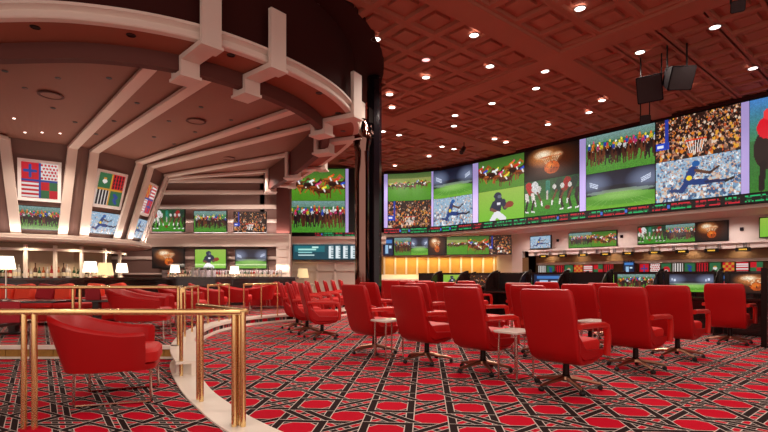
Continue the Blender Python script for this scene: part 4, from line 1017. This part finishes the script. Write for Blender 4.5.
for i, (px, py) in enumerate(dl):
    d = (CZ-.03-H)*F/(YH-py); x = X(px, d)
    downlight('ceiling_light', x, d, CZ-.0, .10, M['bulb_pink'] if i == 27 else M['bulb'], 'round glowing pinkish downlight in the coffered ceiling' if i == 27 else 'round white glowing downlight in the coffered ceiling', 'glowing downlights in the coffered ceiling' if i != 27 else None)
    if px > 380: spot(x, d, CZ-.12, E_SPOT*(.35 if px > 575 else .8 if px > 520 else 1))
for x, y in ((2, 3.5), (1, 0), (-3, 1), (4, 6), (1.5, 7)): spot(x, y, CZ-.12, E_SPOT)  # added spots out of view, no fixtures, filling the near seating
# unlit cans in the soffit and inner ceiling of the rotunda
for px, py in ((35, 27), (131, 35), (231, 55), (281.7, 72.5), (319, 93), (338, 113), (343, 131)):
    d = (4.95-H)*F/(YH-py); downlight('recessed_light', X(px, d), d, 4.95, .055, M['can'], 'small dark recessed light in the brown rotunda soffit', 'dark recessed lights of the rotunda soffit')
def inner_z(x, y):
    a = atan2(y-C0.y, x-C0.x); r = sqrt((x-C0.x)**2 + (y-C0.y)**2); q = min(rim, key=lambda p: abs(atan2(p.y-C0.y, p.x-C0.x)-a)); R1 = sqrt((q.x-C0.x)**2 + (q.y-C0.y)**2)
    return ZT + .02 + (5.5-ZT-.02)*max(0, min(1, (r-3.8)/(R1-3.8)))
def on_inner(px, py):
    z = 5.2
    for _ in range(30):
        d = (z-H)*F/(YH-py); z = z*.5 + .5*inner_z(X(px, d), d)
    return X(px, d), d, z
for px, py in ((5, 71), (25, 88), (58, 78), (109, 78), (53, 108), (75, 122), (137, 103), (114, 121), (96, 134), (201, 107), (231, 120), (195, 132), (169, 121), (174, 144), (154, 137), (217, 139), (258, 128)):
    x, y, z = on_inner(px, py); downlight('recessed_light', x, y, z, .045, M['can'], 'small dark recessed light in the brown inner ceiling of the rotunda', 'dark recessed lights of the inner rotunda ceiling')
for px, py in ((14, 118), (25, 132), (42, 132), (60, 133)):
    x, y, z = on_inner(px, py); downlight('ceiling_light', x, y, z-.01, .03, M['bulb'], 'small lit downlight in the rotunda ceiling above the drum picture of silks', 'small lit downlights above the drum')
for px, py, lb in ((51, 95, 'large round vent between the left ribs of the rotunda ceiling'), (196, 121, 'round vent between the middle ribs of the rotunda ceiling'), (228, 158, 'round vent between the rear ribs of the rotunda ceiling')):
    x, y, z = on_inner(px, py); t = thing('ceiling_vent', lb, 'vent', (x, y, z)); MB().lathe([(.2, 0), (.24, 0), (.25, -.02), (.2, -.025)], 24, wrap=True).build('ring', M['fascia'], t); MB().lathe([(.01, -.012), (.2, -.012), (.2, 0), (.01, 0)], 24).build('disc', M['brown_ceiling'], t)
# added lights under the drum and over the bar, no fixtures; alcove light
for a in (-110, -85, -60, -35, -10, 15): p = pol(2.9, radians(a)); spot(p.x, p.y, 2.18, 70, (1, .82, .58), 150)  # added warm fill under the drum ledge
def area(x, y, z, sx_, sy_, e, col, rot=(0, 0, 0)):
    L = bpy.data.lights.new('strip_or_fill', 'AREA'); L.shape = 'RECTANGLE'; L.size = sx_; L.size_y = sy_; L.energy = e; L.color = col
    o = bpy.data.objects.new('strip_or_fill', L); COL.objects.link(o); o.location = (x, y, z); o.rotation_euler = rot; return o
area(-6.5, YW-.45, 1.7, 5.0, .1, 60, (1, .84, .66))  # added strip, no fixture, brightening bottles and shelf
area(3.1, YF+.4, 2.22, 6.0, .1, 62, (1, .78, .35))
for v in np.arange(-1, 14, 1.5): p = uv(UW+.3, v); spot(p.x, p.y, 2.28, 30, (1, .8, .6), 150)
for v in np.arange(-1, 15, 2.0): p = uv(UW-.8, v); spot(p.x, p.y, 3.26, 75, (1, .86, .84), 160)  # added spots under the soffit, no fixtures, brightening the TV wall
for x in (-14, -12, -10, -8, -6.5, -5): spot(x, YW-1.6, 5.2, 130, (1, .8, .7), 150); spot(x, YW-1.2, 2.9, 50, (1, .8, .7), 150)  # added spots without fixtures, brightening the striped back wall
# added unseen uplights on drum ledge and back wall cornice, brightening ribs and wall
for k in range(-1, 5):
    a = N1 + radians(30*k); p = pol(3.28, a); area(p.x, p.y, 2.43, 1.5, .12, E_UPFILL, (1, .84, .74), (pi - .0, radians(0), a + pi/2))
for x in (-12, -9.5, -7, -5): area(x, YW-.3, Z(234.5, YW)+.03, 2.0, .15, 20, (1, .84, .78), (pi, 0, 0))
for px, py in ((14, 118), (60, 133), (169, 121), (109, 78), (231, 120), (217, 139)):  # added fill spots below the inner ceiling, hung free of any fixture
    x, y, z = on_inner(px, py); spot(x, y, z-.5, 130, (1, .82, .68), 165)

# loudspeakers, projector
def speaker(label, px, py, w_, h_, d_, rot, z_drop=.35):
    z = CZ-.75; d = (z-H)*F/(YH-py); x = X(px, d); t = thing('ceiling_speaker', label, 'loudspeaker', (x, d, z), rot)
    mb = MB(); mb.loft([[(a*k, yy, b*k) for a, b in rrect(w_, h_, .03, 2)] for yy, k in ((-d_/2, 1), (d_/2, .72))]); c = mb.build('cabinet', M['speaker'], t, bevel=.01); c.rotation_euler.x = radians(28)
    g = MB(); g.loft([[(a*.9, yy, b*.9) for a, b in rrect(w_, h_, .03, 2)] for yy in (-d_/2-.015, -d_/2+.01)]); g = g.build('grille', M['grille'], t); g.rotation_euler.x = radians(28)
    for s in (-1, 1): MB().box(s*w_*.4-.015, s*w_*.4+.015, -.015, .015, h_*.3, CZ+.05-z).build('hanger', M['black'], t)
    return t
speaker('large dark ceiling loudspeaker, left one of the hanging pair', 651, 87, .58, .66, .5, radians(-38))
speaker('black ceiling loudspeaker, right one of the hanging pair', 677, 77, .56, .55, .5, radians(-4))
t = speaker('small dark ceiling speaker hanging close to the video wall top', 645, 119, .3, .25, .25, radians(-25)); 
t = speaker('small black projector at the top right corner of the ceiling', 737, 6, .22, .2, .3, radians(-30))
z = CZ-.3; d = (z-H)*F/(YH-148); t = thing('ceiling_camera', 'small black ceiling camera left of the jockey close-up screen', 'camera', (X(464, d), d, z), radians(-30))
MB().tube([(0, -.3, -.25), (0, 0, 0)], .09, 10).build('body', M['black'], t); MB().tube([(0, 0, 0), (0, 0, .33)], .02, 8).build('mount', M['black'], t)
#P3END
# camera
cam = bpy.data.cameras.new('camera'); cam.lens = 36*F/768; cam.sensor_width = 36; cam.shift_y = (YH-216)/768; cam.clip_end = 200; cam.clip_start = .05
co = bpy.data.objects.new('camera', cam); COL.objects.link(co); co.location = (0, 0, H); co.rotation_euler = (pi/2, 0, 0); S.camera = co
S.view_settings.view_transform = 'Standard'; S.view_settings.look = 'None'; S.view_settings.gamma = 1; S.view_settings.exposure = .16; S.view_settings.use_curve_mapping = False
wd = bpy.data.worlds.new('world'); S.world = wd; wd.use_nodes = True; wd.node_tree.nodes['Background'].inputs[0].default_value = (1, .78, .68, 1); wd.node_tree.nodes['Background'].inputs[1].default_value = 1.2
S.cycles.max_bounces = 6; S.cycles.diffuse_bounces = 4; S.cycles.caustics_reflective = False; S.cycles.caustics_refractive = False; S.cycles.sample_clamp_indirect = 4
